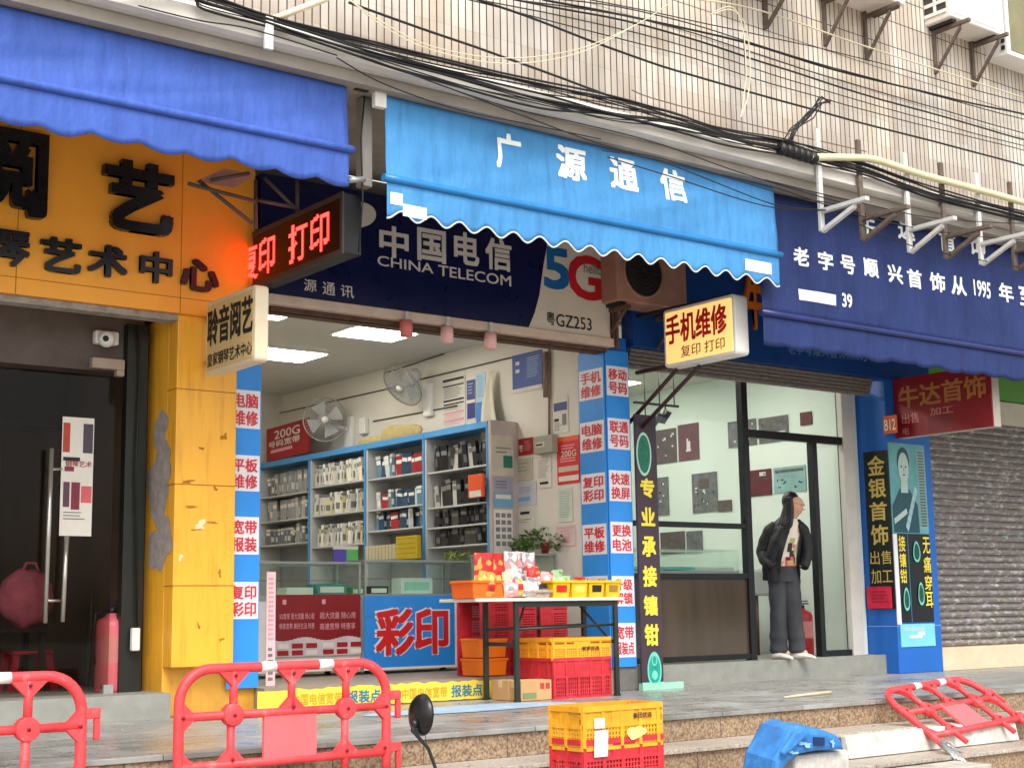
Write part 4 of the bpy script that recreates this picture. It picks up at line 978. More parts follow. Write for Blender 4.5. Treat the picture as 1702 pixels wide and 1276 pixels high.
# the one orange packet, the yellow stack and the payment board
def simple_box(name, label, cat, TL, TR, BL, depth, m, patches=(), bevel=.004, group=None, texts=()):
    o = board(name, label, cat, TL, TR, BL, m, patches, texts, th=depth, bevel=bevel, group=group, gap=0); return o
TL, TR, BL = rectX(782, 806, 790, 828, 8.06); simple_box('packet', 'orange topped packet among black ones in the shelf bay nearest the pillar', 'packet', TL, TR, BL, .03, mat('orange_red_card', (224, 84, 36), .5, .08), [(.1, .7, .9, .98, PAPER)])
TL, TR, BL = rectX(665, 700, 892, 930, 8.0); simple_box('box', 'mustard yellow box stack at the foot of the third shelf bay', 'box', TL, TR, BL, .05, mat('mustard_box', (190, 164, 30), .5, .1), lines(.05, .1, .95, .95, 4, mat('mustard_dark', (140, 116, 20), .6), .1, 0))
TL, TR, BL = rectX(614, 664, 908, 932, 8.0); simple_box('box', 'row of pale paper sleeves left of the mustard box', 'box', TL, TR, BL, .05, mat('pale_sleeve', (196, 186, 150), .6, .1), [(x/9, 0, x/9+.015, 1, GREYP) for x in range(1, 9)])
# posters on the side wall
def wallp(name, label, x0, x1, yt, yb, base, patches=(), texts=(), th=.004, cat='poster', **k):
    TL, TR, BL = rectX(x0, x1, yt, yb, XW-.002); return board(name, label, cat, TL, TR, BL, base, patches, texts, th=th, **k)
DBP = mat('dark_blue_poster', (34, 62, 138), .5, .1)
PB = mat('pale_blue_print', (130, 170, 205), .5, .1); PINKP = mat('pink_print', (214, 150, 156), .6, .1)
wallp('poster', 'dark blue poster with white lines hanging high beside the pillar', 852, 902, 592, 650, DBP, lines(.5, .15, .92, .75, 9, PB, .3) + [(.12, .2, .25, .3, PAPER), (.12, .42, .25, .52, PAPER)] + [(0, .97, 1, 1.08, PAPER)])
wallp('poster', 'tall white price list with black and pink bars above the shelves', 737, 774, 630, 712, PAPER, [(.0, .03, .95, .08, INK), (0, .16, .95, .19, INK), (.02, .45, .95, .49, INK), (.02, .53, .95, .56, INK), (.02, .7, .95, .74, PINKP), (.02, .85, .95, .9, PINKP)] + lines(.05, .22, .95, .44, 5, GREYP, .35) + lines(.05, .58, .95, .68, 3, GREYP, .3) + lines(.05, .76, .95, .98, 5, PINKP, .3))
wallp('poster', 'narrow white poster with two navy panels beside the price list', 775, 791, 632, 700, PAPER, [(.1, .02, .98, .5, NAVY), (.12, .58, .98, .96, NAVY)] + lines(.2, .1, .8, .4, 4, PB, .3))
wallp('poster', 'pale blue poster with a deeper blue foot beside the white cloth', 792, 808, 622, 704, mat('pale_blue_poster', (170, 200, 214), .5), lines(.1, .05, .9, .5, 9, PB, .5) + [(0, .58, 1, 1, mat('mid_blue_print', (60, 120, 190), .5))])
wallp('notice', 'white card with a navy label and a pale handset print near the pillar', 919, 945, 660, 722, PAPER, [(.08, .18, .95, .4, NAVY), (.1, .6, .4, .68, INK), (.62, .5, .9, .8, GREYP)] + lines(.1, .72, .55, .95, 4, GREYP, .4), cat='notice')
wallp('notice', 'small red notice with white arrow marks on the shop wall', 862, 887, 730, 758, DRED, [(.08, .4, .3, .5, PAPER), (.08, .55, .3, .62, PAPER), (.12, .7, .3, .76, PAPER)] + lines(.4, .2, .9, .8, 5, PINKP, .25), cat='notice')
wallp('poster', 'red poster with a large data offer printed in white beside the pillar', 926, 964, 728, 806, RED, [(.06, .63, .95, .74, PAPER2), (.06, .83, .95, .94, PAPER)] + lines(.2, .18, .8, .3, 2, PINKP, .4, .2) + lines(.15, .45, .85, .56, 2, PINKP, .5, .2) + [(0, 0, 1, .1, mat('orange_print', (220, 90, 40), .5))], [('200G', .2, .3, .88, .43, PAPER, .01)])
wallp('notice', 'dull cream paper folded over below the small red notice', 858, 886, 764, 800, PAPER2, lines(.1, .2, .7, .7, 3, GREYP, .2), cat='notice')
wallp('notice', 'narrow white notice under the electrical box', 893, 917, 762, 812, PAPER, lines(.1, .1, .9, .7, 9, GREYP, .25) + [(.2, .8, .8, .88, INK)], cat='notice')
wallp('notice', 'white certificate with a blue foot on the shop wall', 859, 892, 803, 842, mat('pale_certificate', (196, 196, 204), .6), [(.08, .62, .7, .8, PB)] + lines(.15, .2, .8, .5, 4, GREYP, .2), cat='notice')
wallp('notice', 'white sheet with a black company mark low on the shop wall', 858, 889, 846, 882, PAPER, [(.25, .15, .75, .28, INK), (.1, .5, .8, .53, GREYP), (.1, .62, .6, .65, GREYP)], cat='notice')
wallp('notice', 'pale green tinted sheet with faint writing beside the pillar', 928, 952, 812, 868, mat('pale_green_sheet', (200, 208, 196), .6), lines(.1, .1, .9, .9, 12, mat('faint_green', (150, 170, 156), .6), .3), cat='notice')
wallp('notice', 'pink handwritten sheet behind the potted plant', 925, 957, 874, 908, mat('pinkish_sheet', (206, 186, 182), .6), [(.05, .1, .95, .16, PINKP)] + lines(.2, .25, .9, .9, 5, PINKP, .4), cat='notice')
TL, TR, BL = rectX(896, 928, 727, 756, XW); eb = board('electrical_box', 'grey electrical box on the shop wall beside the red data poster', 'electrical box', TL, TR, BL, mat('grey_green_box', (150, 148, 130), .5, .1), [(.12, .35, .6, .65, mat('box_label', (186, 184, 166), .5)), (.15, .45, .5, .55, INK)], th=.07, bevel=.006)
b = MB(); b.tube([PX(913, 580, XW-.02), PX(913, 727, XW-.02)], .012, 6); b.tube([PX(908, 585, XW-.03), PX(908, 660, XW-.03)], .03, 6)
tag(b.build('cable_duct', mat('duct_brown', (128, 104, 90), .6), None), 'pale and brown cable ducts running down to the electrical box', 'cable duct')
for p, q in (((448, 690), (690, 636)), ((620, 700), (760, 674)), ((692, 632), (850, 594)), ((640, 620), (738, 588))):
    b = MB(); b.tube([PX(*p, XW-.01), PX(*q, XW-.01)], .007, 5); tag(b.build('cable', mat('cable_grey', (70, 66, 62), .6), None), 'thin grey cable clipped along the upper wall of the telecom shop', 'cable', 'cables clipped along the telecom shop wall')
# white cloth hanging by the shelf
b = MB(); rn = random.Random(2); top = PX(818, 616, XW-.06)
b.grid(lambda u, v: top+V3((-.05*sin(9*u+3*v)*v-.05*v, (u-.45)*(.05+.5*v)+.04*sin(5*v), -v*.98*(1-.12*abs(u-.5)))), 16, 16)
tag(b.build('cloth', mat('cream_cloth', (206, 198, 176), .85, .06), None, solid=.004), 'cream cloth hanging from a hook on the shop wall beside the shelf end', 'cloth')
# shelf end board facing the street with papers
se = thing('notice_board', 'tall grey end board of the shelves covered with papers', 'notice board', (8.25, 10.9, 1.3))
b = MB(); x0 = 8.09; b.box(x0, 8.405, 10.88, 10.925, 1.25, 3.12); b.build('panel', mat('end_board', (176, 164, 158), .6, .1), se, bevel=.004)
def endp(nm, x0, x1, yt, yb, base, patches, gap=.001):
    TL, TR, BL = rectY(x0, x1, yt, yb, 10.878); board(nm, '', '', TL, TR, BL, base, patches, (), th=.003, gap=gap, parent=se)
WL[se] = V3((8.25, 10.9, 1.3))
endp('paper', 816, 853, 722, 790, PAPER2, lines(.2, .3, .9, .5, 2, GREYP, .3)); endp('paper', 836, 851, 757, 777, mat('green_paper', (40, 120, 96), .6), [], gap=.0055)
endp('paper', 820, 852, 793, 818, mat('lilac_paper', (150, 150, 170), .6), lines(.1, .2, .9, .8, 3, GREYP, .5)); endp('paper', 820, 852, 819, 842, mat('blue_paper', (110, 160, 184), .6), [(.1, .1, .9, .4, PAPER)])
endp('paper', 820, 852, 846, 920, PAPER, [(.1+.3*(k % 3), .08+.16*(k//3), .32+.3*(k % 3), .18+.16*(k//3), GREYP) for k in range(15)])
# wall fans
def wall_fan(label, c, axis, r):
    t = thing('wall_fan', label, 'fan', c); c = V3(c); ax = V3(axis).normalized()
    e = ax.cross(V3((0, 0, 1))).normalized(); g = ax.cross(e)
    FM = mat('fan_grey', (150, 150, 144), .4, .1, metal=.2)
    b = MB(); ring = lambda rr, h, rad: b.tube([c+ax*h+(e*cos(2*pi*k/32)+g*sin(2*pi*k/32))*rr for k in range(32)], rad, 5, closed=True)
    for k in range(10): ring(r*(k+1)/10, .06*(1-((k+1)/10)**2), .0022 if k < 9 else .008)
    for k in range(36): 
        a = 2*pi*k/36; d_ = e*cos(a)+g*sin(a); b.tube([c+ax*(.06*(1-s*s))+d_*r*s for s in (.12, .5, .8, 1)]+[c-ax*.08+d_*r*.7, c-ax*.1+d_*r*.2], .002, 3)
    b.build('guard', FM, t)
    b = MB()
    for k in range(4):
        a = pi/2*k; d1 = e*cos(a)+g*sin(a); d2 = e*cos(a+.9)+g*sin(a+.9)
        b.add([c-ax*.03+d1*r*.15, c+ax*.01+d1*r*.85, c-ax*.03+d2*r*.85, c-ax*.04+d2*r*.15], [(0, 1, 2, 3)])
    b.build('blade', mat('fan_blade', (196, 200, 200), .3, .05), t, solid=.003)
    b = MB(); b.lathe(c, [(0, .07), (r*.16, .065), (r*.16, .05), (0, .05)], 16, ax=ax); b.build('hub_cap', WHITE, t)
    b = MB(); b.lathe(c, [(0, -.24), (.07, -.24), (.08, -.1), (.05, -.06), (0, -.06)], 14, ax=ax); b.build('motor', WHITE, t)
    b = MB(); w = V3((XW-.03, c.y-.05, c.z-.1)); b.tube([c-ax*.2, (c-ax*.2+w)/2+V3((0, 0, -.03)), w], .025, 8); b.box(XW-.05, XW-.002, w.y-.07, w.y+.07, w.z-.2, w.z+.14); b.build('wall_mount', WHITE, t, bevel=.006)
c1 = PX(669, 641, 8.1); c2 = PX(540, 697, 8.1)
wall_fan('grey wall fan nearer the pillar, tilted steeply downward', c1, (-.75, -.1, -.6), .235); wall_fan('grey wall fan deeper in the shop, facing the entrance', c2, (-.45, -.8, -.15), .24)
c = PX(606, 708, XW-.02); b = MB(); b.box(XW-.06, XW-.002, c.y-.06, c.y+.06, c.z-.09, c.z+.09); tag(b.build('wall_socket', WHITE, None, bevel=.01), 'white socket box between the two wall fans', 'socket')
# red banner leaning on the shelf top, straw hat shapes
TL, TR, BL = V3((7.5, 14.7, 3.52)), V3((8.25, 13.85, 3.66)), V3((7.5, 14.75, 3.08))
q0, q1, q2, q3 = PX(446, 714, 8.12), PX(516, 694, 8.12), PX(446, 768, 8.12), PX(505, 757, 8.12)
rb = board('advert_board', 'red advert board with white writing leaning on top of the far shelf bay', 'advert board', q0, q1, q2, DRED, lines(.1, .68, .7, .8, 1, PINKP, .8), [('200G', .2, .12, .8, .38, PAPER, .02), ('号码宽带', .05, .42, .8, .62, PAPER, .02)], th=.02)
for k, (px, py, w_, lab) in enumerate(((660, 722, .42, 'straw coloured fan shape lying on top of the shelves near the middle'), (615, 735, .3, 'smaller brown straw fan shape lying on the shelves below the socket'))):
    c = PX(px, py, 8.2); b = MB(); b.ball((c.x, c.y, c.z), .03, w_, .1 if k == 0 else .06, n=16, k=8, fn=lambda d: 1+.15*sin(5*d.y)); tag(b.build('straw_fan', mat('straw', (176, 158, 104), .8, .15, 20), None), lab, 'straw fan')
# pink cylinder lamps under the sign
for k, (x, y, lab) in enumerate(((675, 545, 'pink cylinder lamp with a red top, leftmost under the telecom sign'), (743, 556, 'pink cylinder lamp in the middle under the telecom sign'), (815, 566, 'pale pink cylinder lamp, rightmost under the telecom sign'))):
    c = P(x, y, 9.46); t = thing('hanging_lamp', lab, 'lamp', c)
    b = MB(); b.lathe(c, [(0, -.07), (.05, -.07), (.052, .0), (.05, .06), (0, .06)], 16, ax=(.05*k-.08, 0, 1)); b.build('lamp_shade', mat('pink_shade' if k else 'rose_shade', (226, 176, 170) if k else (206, 110, 106), .5, .1), t)
    b = MB(); b.box(c.x-.015, c.x+.015, 9.44, 9.48, c.z+.06, bz-.01 if c.z+.06 < bz else c.z+.1); b.build('stem', GREYM, t)

# glass counters
GL = glass('counter_glass', (.9, .97, .94)); ALU = mat('aluminium_edge', (150, 156, 152), .35, .1, metal=.5)
def counter(label, x0, x1, y0, y1, zglass, ztop, zfoot=FLOOR+.04, base=None):
    t = thing('glass_counter', label, 'counter', ((x0+x1)/2, (y0+y1)/2, FLOOR))
    b = MB(); b.box(x0, x1, y0+.01, y1, zfoot, zglass); b.build('base_cabinet', base or WHITE, t, bevel=.004)
    b = MB()
    for x in (x0, x1-.02):
        for y in (y0, y1-.02): b.box(x, x+.02, y, y+.02, zglass, ztop)
    for y in (y0-.002, y1-.018): b.box(x0, x1, y, y+.02, ztop, ztop+.02)
    for x in (x0-.002, x1-.018): b.box(x, x+.02, y0+.02, y1-.02, ztop, ztop+.02)
    b.box(x0-.004, x1+.004, y0-.006, y0+.008, zglass-.03, zglass+.01)
    b.build('edge_frame', ALU, t, bevel=.002)
    b = MB(); b.box(x0+.02, x1-.02, y0+.004, y0+.009, zglass+.01, ztop); b.build('front_pane', GL, t)
    b = MB(); b.box(x0+.022, x1-.022, y0+.022, y1-.022, ztop+.004, ztop+.012); b.build('top_pane', GL, t)
    b = MB(); b.box(x0+.03, x1-.03, y0+.1, y1-.03, zglass+(ztop-zglass)*.5, zglass+(ztop-zglass)*.5+.006); b.build('glass_shelf', GL, t)
    b = MB()
    for x in (x0+.05, x1-.09):
        for y in (y0+.05, y1-.09): b.box(x, x+.04, y, y+.04, FLOOR, zfoot)
    b.build('foot', DARKM, t)
    return t
Yc = 11.0
xa, xb = P(603, 1050, Yc).x, P(790, 1050, Yc).x; zg = P(680, 988, Yc).z; zt_ = P(680, 934, Yc).z
counter('glass topped counter behind the blue colour printing poster', xa+.02, xb, Yc, Yc+.5, zg, zt_)
xl = P(452, 1050, Yc).x
counter('glass topped counter with the dark red poster on its front', xl-.5, xa-.0, Yc+.03, Yc+.55, zg-.01, zt_-.02)
TL, TR, BL = rectY(604, 760, 990, 1114, Yc-.012)
board('poster', 'blue poster with two large red characters on the counter front', 'poster', TL, TR, BL, BLUE, [(0, .28, 1, .285, mat('blue_crease', (20, 84, 160), .5)), (.965, 0, 1, 1, WHITE), (0, .97, .97, 1, WHITE)],
      [('彩印', .095, .155, .91, .825, WPAN, .075)], th=.008)
mb = MB(); U = TR-TL; Vv = TL-BL; text(mb, '彩印', BL+U*.115+Vv*.19, U*.775, Vv*.635, d=.018, off=.045); l_ = mb.build('lettering', RED, bpy.data.objects['poster'] if False else [o for o in COL.objects if o.get('label', '').startswith('blue poster with two large')][0])
TL, TR, BL = rectY(448, 598, 988, 1092, Yc+.018)
wv = [(x/24, .72+.03*sin(x*.55), (x+1)/24, 1, mat('pale_grey_print', (196, 184, 184), .6)) for x in range(24)]
cells = [(.08+.155*i+(.03 if i > 2 else 0), .79+.11*j, .2+.155*i+(.03 if i > 2 else 0), .87+.11*j, DRED if (i+j) % 3 else PAPER) for i in range(6) for j in range(2)]
board('poster', 'dark red poster with pale slogans on the left counter front', 'poster', TL, TR, BL, mat('maroon_print', (130, 20, 26), .4, .1), wv+cells+[(.13, .08, .17, .16, PINKP), (.56, .08, .6, .16, PINKP)],
      [('5G智享 更大流量 用心服', .1, .3, .48, .4, PINKP, .01), ('畅享宽带 美好生活 特惠', .1, .46, .48, .56, PINKP, .01), ('超大流量 随心用', .54, .29, .94, .4, PINKP, .01), ('高速宽带 特惠享', .54, .47, .94, .58, PINKP, .01)], th=.006)
TL, TR, BL = rectY(443, 457, 950, 1145, 9.9)
board('poster', 'narrow pink and white strip poster behind the blue advert strip', 'poster', TL, TR, BL, mat('pink_white_paper', (222, 190, 192), .6, .06), lines(.2, .05, .8, .6, 14, PINKP, .5) + lines(.2, .65, .8, .95, 6, GREYP, .5), th=.004)
# goods on and in the counters
rn = random.Random(21)
GOODS = [mat('carton_white', (214, 216, 210), .5, .06), mat('carton_teal', (60, 130, 130), .5, .1), mat('carton_green', (70, 150, 96), .5, .1), mat('carton_black', (36, 38, 42), .4, .1), mat('carton_blue', (50, 90, 160), .5, .1)]
gn = ('white', 'teal', 'green', 'black', 'blue')
def crt(x, y, z, w, d, h, m, label, cat='box', grp=None, rz=0, extra=None):
    b = MB(); b.box(-w/2, w/2, -d/2, d/2, 0, h, 0); b.quad((-w*.4, -d/2-.001, h*.25), (w*.4, -d/2-.001, h*.25), (w*.4, -d/2-.001, h*.75), (-w*.4, -d/2-.001, h*.75), 1); b.quad((-w*.4, -d*.4, h+.001), (w*.4, -d*.4, h+.001), (w*.4, d*.4, h+.001), (-w*.4, d*.4, h+.001), 1)
    o = b.build('carton', [m, extra or PAPER], None, at=(0, 0, 0), bevel=.003); o.location = (x, y, z); o.rotation_euler.z = rz
    return tag(o, label, cat, grp)
wx = P(690, 970, Yc+.15).x
crt(wx, Yc+.2, zg+.002, .34, .16, .15, GOODS[0], 'long white box with green triangles inside the glass counter', extra=mat('pale_green_mark', (150, 200, 180), .5))
crt(wx-.36, Yc+.25, zg+.002, .2, .12, .08, GOODS[3], 'black box left of the white box inside the counter')
crt(P(548, 970, Yc+.2).x, Yc+.25, zg+.002, .3, .18, .1, GOODS[1], 'teal box lying inside the left glass counter')
crt(P(500, 970, Yc+.2).x, Yc+.3, zg+.002, .26, .18, .07, GOODS[0], 'flat white box beside the teal box inside the left counter')
crt(P(590, 970, Yc+.2).x, Yc+.2, zg+.002, .12, .1, .07, GOODS[2], 'small green box at the right end inside the left counter')
crt(P(770, 970, Yc+.2).x, Yc+.25, zg+.002, .14, .1, .07, GOODS[4], 'small blue box at the right end inside the counter')
x_ = P(575, 918, Yc+.3).x
o = thing('payment_stand', 'small purple and green payment stand on the left glass counter', 'payment stand', (x_, Yc+.3, zt_+.002))
b = MB(); b.box(x_-.13, x_, Yc+.29, Yc+.31, zt_, zt_+.12); b.build('panel', mat('violet_print', (86, 70, 170), .5), o)
b = MB(); b.box(x_+.001, x_+.12, Yc+.29, Yc+.31, zt_, zt_+.12); b.build('panel', mat('green_pay_print', (90, 180, 90), .5), o)
b = MB(); b.box(x_-.13, x_+.12, Yc+.288, Yc+.312, zt_+.121, zt_+.15); b.build('header', PAPER, o)
# third counter strip with plant, far right
xq0, xq1 = P(792, 1000, 10.6).x, 8.38
counter('short glass counter under the potted plant by the shop side wall', xq0+.05, xq1, 10.3, 10.75, zg-.05, P(900, 924, 10.4).z, base=mat('counter_dull_grey', (96, 100, 104), .5, .1))
zc_ = P(900, 924, 10.4).z+.022
c = P(916, 925, 10.5); c.z = zc_
pl = thing('potted_plant', 'bushy green potted plant in a red pot on the short counter', 'plant', c)
b = MB(); b.lathe(c, [(0, 0), (.085, 0), (.1, .09), (.105, .11), (.09, .11), (.08, .1), (0, .1)], 18); b.build('pot', mat('red_pot', (150, 44, 36), .5, .1), pl)
LEAF = mat('leaf_green', (74, 104, 44), .5, .35, 16); b = MB(); rn = random.Random(8)
for k in range(800):
    a = rn.uniform(0, 6.28); rr = rn.random()**.6*.36; h = .04+.28*rn.random()*(1-rr/.5)
    q = c+V3((rr*cos(a), rr*.8*sin(a), h)); d_ = V3((cos(a)+rn.uniform(-.6, .6), sin(a)+rn.uniform(-.6, .6), rn.uniform(-.5, .6))).normalized(); s_ = d_.cross(V3((rn.uniform(-1, 1), rn.uniform(-1, 1), 1))).normalized(); L_ = rn.uniform(.035, .07)
    b.add([q, q+d_*L_*.5+s_*L_*.28, q+d_*L_, q+d_*L_*.5-s_*L_*.28], [(0, 1, 2, 3)])
b.build('foliage', LEAF, pl)
b = MB(); c = P(768, 918, Yc+.2); c.z = zt_+.024
for k in range(160):
    q = c+V3((rn.uniform(-.2, .2), rn.uniform(-.1, .1), rn.random()**2*.07)); d_ = V3((rn.uniform(-1, 1), rn.uniform(-1, 1), rn.uniform(-.2, .6))).normalized(); s_ = d_.cross(V3((0, 0, 1))).normalized(); L_ = rn.uniform(.03, .08)
    b.add([q, q+d_*L_*.5+s_*L_*.2, q+d_*L_, q+d_*L_*.5-s_*L_*.2], [(0, 1, 2, 3)])
tag(b.build('vegetables', mat('pale_leaf', (150, 166, 66), .6, .3, 20), None), 'heap of pale green leaves on the glass counter beside the snacks', 'vegetables')

# ------------------------------------------------------------------ jewellery shop
ceil_lamp('glowing long ceiling panel of the jewellery shop, front half', 9.4, 11.4, 10.6, 10.9, 3.96); ceil_lamp('glowing long ceiling panel of the jewellery shop, back half', 9.4, 11.4, 12.4, 12.7, 3.96)
Yg = 9.95; FR = mat('black_frame', (28, 30, 30), .35, .15, metal=.2)
def gx(x, y): return P(x, y, Yg).x
def gz(x, y): return P(x, y, Yg).z
xA, xB, xC, xD = gx(1234, 700), gx(1356, 900), gx(1408, 900), 8.75
FJ = FLOOR+.02
sf = thing('shop_window', 'black framed glass shop front of the jewellery shop', 'shop window', ((xD+xC)/2, Yg, FJ))
b = MB(); b.box(xA-.04, xA+.04, Yg-.04, Yg+.04, FJ, 3.6); b.build('post', FR, sf, bevel=.004)
b = MB(); b.box(xC-.035, xC+.035, Yg-.04, Yg+.04, FJ, 3.6); b.build('post', FR, sf, bevel=.004)
b = MB(); b.box(xB-.035, xB+.035, Yg-.045, Yg+.035, FJ, gz(1356, 726)); b.build('post', FR, sf, bevel=.004)
b = MB(); z = gz(1236, 718); b.box(xA+.04, xC-.035, Yg-.035, Yg+.035, z-.05, z+.03); b.build('rail', FR, sf, bevel=.004)
for y_, h_ in ((872, .05), (957, .05), (1094, .05)):
    z = gz(1150, y_); b = MB(); b.box(xD, xA-.04, Yg-.035, Yg+.035, z-h_/2, z+h_/2); b.build('rail', FR, sf, bevel=.004)
b = MB(); b.box(xB+.035, xC-.035, Yg-.03, Yg+.03, FJ, FJ+.06); b.build('rail', FR, sf, bevel=.004)
WG = glass('window_glass', (.96, .98, .97), 1.0)
for (x0, x1, z0, z1) in ((xD, xA-.04, gz(1150, 870), 3.6), (xD, xA-.04, gz(1150, 955), gz(1150, 876)), (xA+.04, xC-.035, gz(1236, 714)+.0, 3.6), (xB+.035, xC-.035, FJ+.06, gz(1380, 724))):
    b = MB(); b.box(x0, x1, Yg-.004, Yg+.002, z0, z1); b.build('pane', WG, sf)
b = MB(); b.box(xD, xA-.04, Yg-.01, Yg+.002, gz(1150, 1090), gz(1150, 960)); b.build('lower_panel', mat('bronze_panel', (70, 58, 44), .08, .35, 1.2, spec=.8, stretch=(2.2, 1, .25)), sf)
# pictures on the side wall
XJ = 12.095
def pic(label, x0, x1, yt, yb, base, patches):
    TL, TR, BL = rectX(x0, x1, yt, yb, XJ); board('picture', label, 'picture', TL, TR, BL, base, patches, (), th=.006)
MAR = mat('maroon_photo', (94, 38, 48), .4, .25, 5); BRN = mat('brown_photo', (74, 58, 52), .4, .35, 9); GRY = mat('grey_photo', (92, 92, 92), .4, .5, 12); TLP = mat('teal_photo', (130, 168, 166), .4, .2, 8)
SPK = lambda n, seed, m: [(lambda x, y, w, h: (x, y, x+w, y+h, m))(*(lambda r: (r.uniform(.05, .85), r.uniform(.1, .8), r.uniform(.03, .1), r.uniform(.03, .08)))(random.Random(seed*50+k))) for k in range(n)]
JP = mat('jewel_highlight', (206, 204, 200), .4)
pic('dark brown jewellery photo at the upper left behind the window', 1083, 1125, 717, 773, BRN, SPK(9, 1, JP) + [(.05, .7, .95, .76, MAR)])
pic('maroon photo with a white pendant, right of the dark brown one', 1127, 1162, 707, 767, MAR, [(.42, .4, .5, .7, JP), (.5, .48, .6, .76, JP), (.38, .7, .62, .76, JP)])
pic('grey bracelet photo left of the window post', 1210, 1258, 702, 745, GRY, SPK(8, 3, JP))
pic('grey photo with pale ribbon lines right of the window post', 1261, 1311, 696, 738, GRY, [(.1, .75, .8, .8, JP), (.3, .6, .9, .65, JP)] + SPK(4, 4, INK))
pic('round framed grey photo partly hidden behind the purple board', 1084, 1112, 795, 858, GRY, SPK(9, 5, INK) + SPK(5, 15, JP))
pic('round framed grey photo with an arch beside the small dark photo', 1150, 1193, 788, 853, GRY, SPK(9, 6, INK) + SPK(6, 16, JP) + [(.3, .15, .7, .4, BRN)])
pic('small dark photo at the right foot of the arch photo', 1194, 1217, 832, 851, BRN, SPK(5, 7, GRY))
pic('maroon photo with a curved band above the woman', 1240, 1283, 783, 826, MAR, [(.5, .3, .95, .4, BRN), (.55, .1, .8, .25, JP)] + SPK(4, 8, BRN))
pic('teal necklace photo just above the woman', 1286, 1340, 778, 820, TLP, [(.05, .1, .95, .22, GRY)] + SPK(10, 9, INK))
pic('dark square jewellery photo above the lit display case', 1098, 1139, 885, 921, BRN, SPK(6, 10, GRY)); pic('smaller dark photo of a round necklace above the display case', 1141, 1168, 883, 919, GRY, SPK(6, 11, INK))
pic('small maroon pennant shaped photo near the door top', 1330, 1350, 686, 708, MAR, [])
# display case
xq = P(1090, 930, 10.6).x; x2 = P(1228, 930, 10.6).x; zq, zq2 = P(1150, 948, 10.6).z, P(1150, 914, 10.6).z
t = thing('display_case', 'lit glass display case with turquoise trays behind the lower window', 'display case', ((xq+x2)/2, 10.8, FJ))
b = MB(); b.box(8.76, x2, 10.6, 11.1, FJ, zq); b.build('case_base', mat('case_base', (170, 176, 172), .5, .05), t)
b = MB(); b.box(8.76, x2, 10.6, 11.1, zq2, zq2+.012); b.box(8.76, x2, 10.6, 10.606, zq, zq2); b.build('pane', GL, t)
b = MB(); 
for k in range(4): b.box(8.85+.42*k, 9.2+.42*k, 10.65, 11.0, zq+.01, zq+.04)
b.build('tray', mat('turquoise_tray', (110, 190, 190), .4, .2, 20), t)
b = MB(); b.box(8.8, 9.6, 10.62, 10.66, zq2-.04, zq2-.005); b.build('light_strip', mat('case_lamp', (235, 255, 255), .4, 0, emit=3, ecol=(220, 255, 255)), t)
# track lights
t = thing('track_light', 'black hanging track with small spot lamps inside the jewellery shop', 'track light', PX(1105, 650, 10.5))
c = V3((9.7, 10.9, 0)); za, zb_ = P(1105, 675, 10.9).z, P(1105, 692, 10.9).z
x0 = P(1085, 690, 10.9).x; x1 = P(1127, 690, 10.9).x
b = MB(); b.box(x0-.25, x1, 10.88, 10.92, za, za+.02); b.box(x0-.25, x1, 11.1, 11.14, za-.14, za-.12)
for x in (x0+.1, x1-.05): b.tube([(x, 10.9, za), (x, 10.9, 3.96)], .006, 5); b.tube([(x, 11.12, za-.12), (x, 11.12, 3.96)], .006, 5)
b.build('track', BLACK, t)
for k in range(2):
    b = MB(); q = V3((x1-.18-.12*k, 10.9, za-.1-.03*k)); b.lathe(q, [(0, -.08), (.035, -.08), (.045, .06), (0, .06)], 12, ax=(.2, -.5, .8)); b.tube([q, q+V3((0, 0, .1))], .008, 5); b.build('spot_lamp', BLACK, t)
# things behind the doorway: high stool, extinguisher, red box
def extinguisher(label, c, h, r, m):
    t = thing('fire_extinguisher', label, 'fire extinguisher', c); c = V3(c)
    b = MB(); b.lathe(c, [(0, 0), (r*.96, 0), (r, .02), (r, h*.72), (r*.9, h*.78), (r*.4, h*.83), (r*.3, h*.86), (0, h*.86)], 24); b.build('cylinder', m, t)
    b = MB(); b.lathe(c, [(0, h*.86), (r*.3, h*.86), (r*.3, h*.92), (0, h*.92)], 12); b.box(c.x-.02, c.x+.1, c.y-.012, c.y+.012, c.z+h*.93, c.z+h*.955); b.box(c.x-.02, c.x+.09, c.y-.012, c.y+.012, c.z+h*.98, c.z+h); b.box(c.x-.025, c.x+.0, c.y-.01, c.y+.01, c.z+h*.9, c.z+h); b.build('valve_handle', BLACK, t)
    b = MB(); b.tube([c+V3((-.02, 0, h*.89)), c+V3((-r*1.1, 0, h*.86)), c+V3((-r*1.25, 0, h*.6)), c+V3((-r*1.1, 0, h*.3))], .011, 7); b.build('hose', BLACK, t)
    b = MB(); b.grid(lambda u, v: c+V3(((r+.001)*cos(-2.6+1.9*u), (r+.001)*sin(-2.6+1.9*u), h*(.32+.3*v))), 10, 2); b.build('label', mat('extinguisher_label', (196, 120, 112), .5, .1), t)
    return t
EXR = mat('extinguisher_red', (158, 26, 34), .35, .08); EXP = mat('extinguisher_pink', (206, 100, 110), .4, .08)
q = PZ(1352, 1090, FJ); extinguisher('dark red fire extinguisher standing behind the woman in the jewellery shop', (q.x+.12, 10.35, FJ), .56, .11, EXR)
q = P(1260, 1060, 11.0); t = thing('stool', 'pale high stool with slim legs behind the door post', 'stool', (q.x, 11.0, FJ))
b = MB(); b.box(q.x-.16, q.x+.16, 10.85, 11.15, FJ+.62, FJ+.9); b.build('seat', mat('pale_seat', (176, 180, 176), .5, .05), t, bevel=.03)
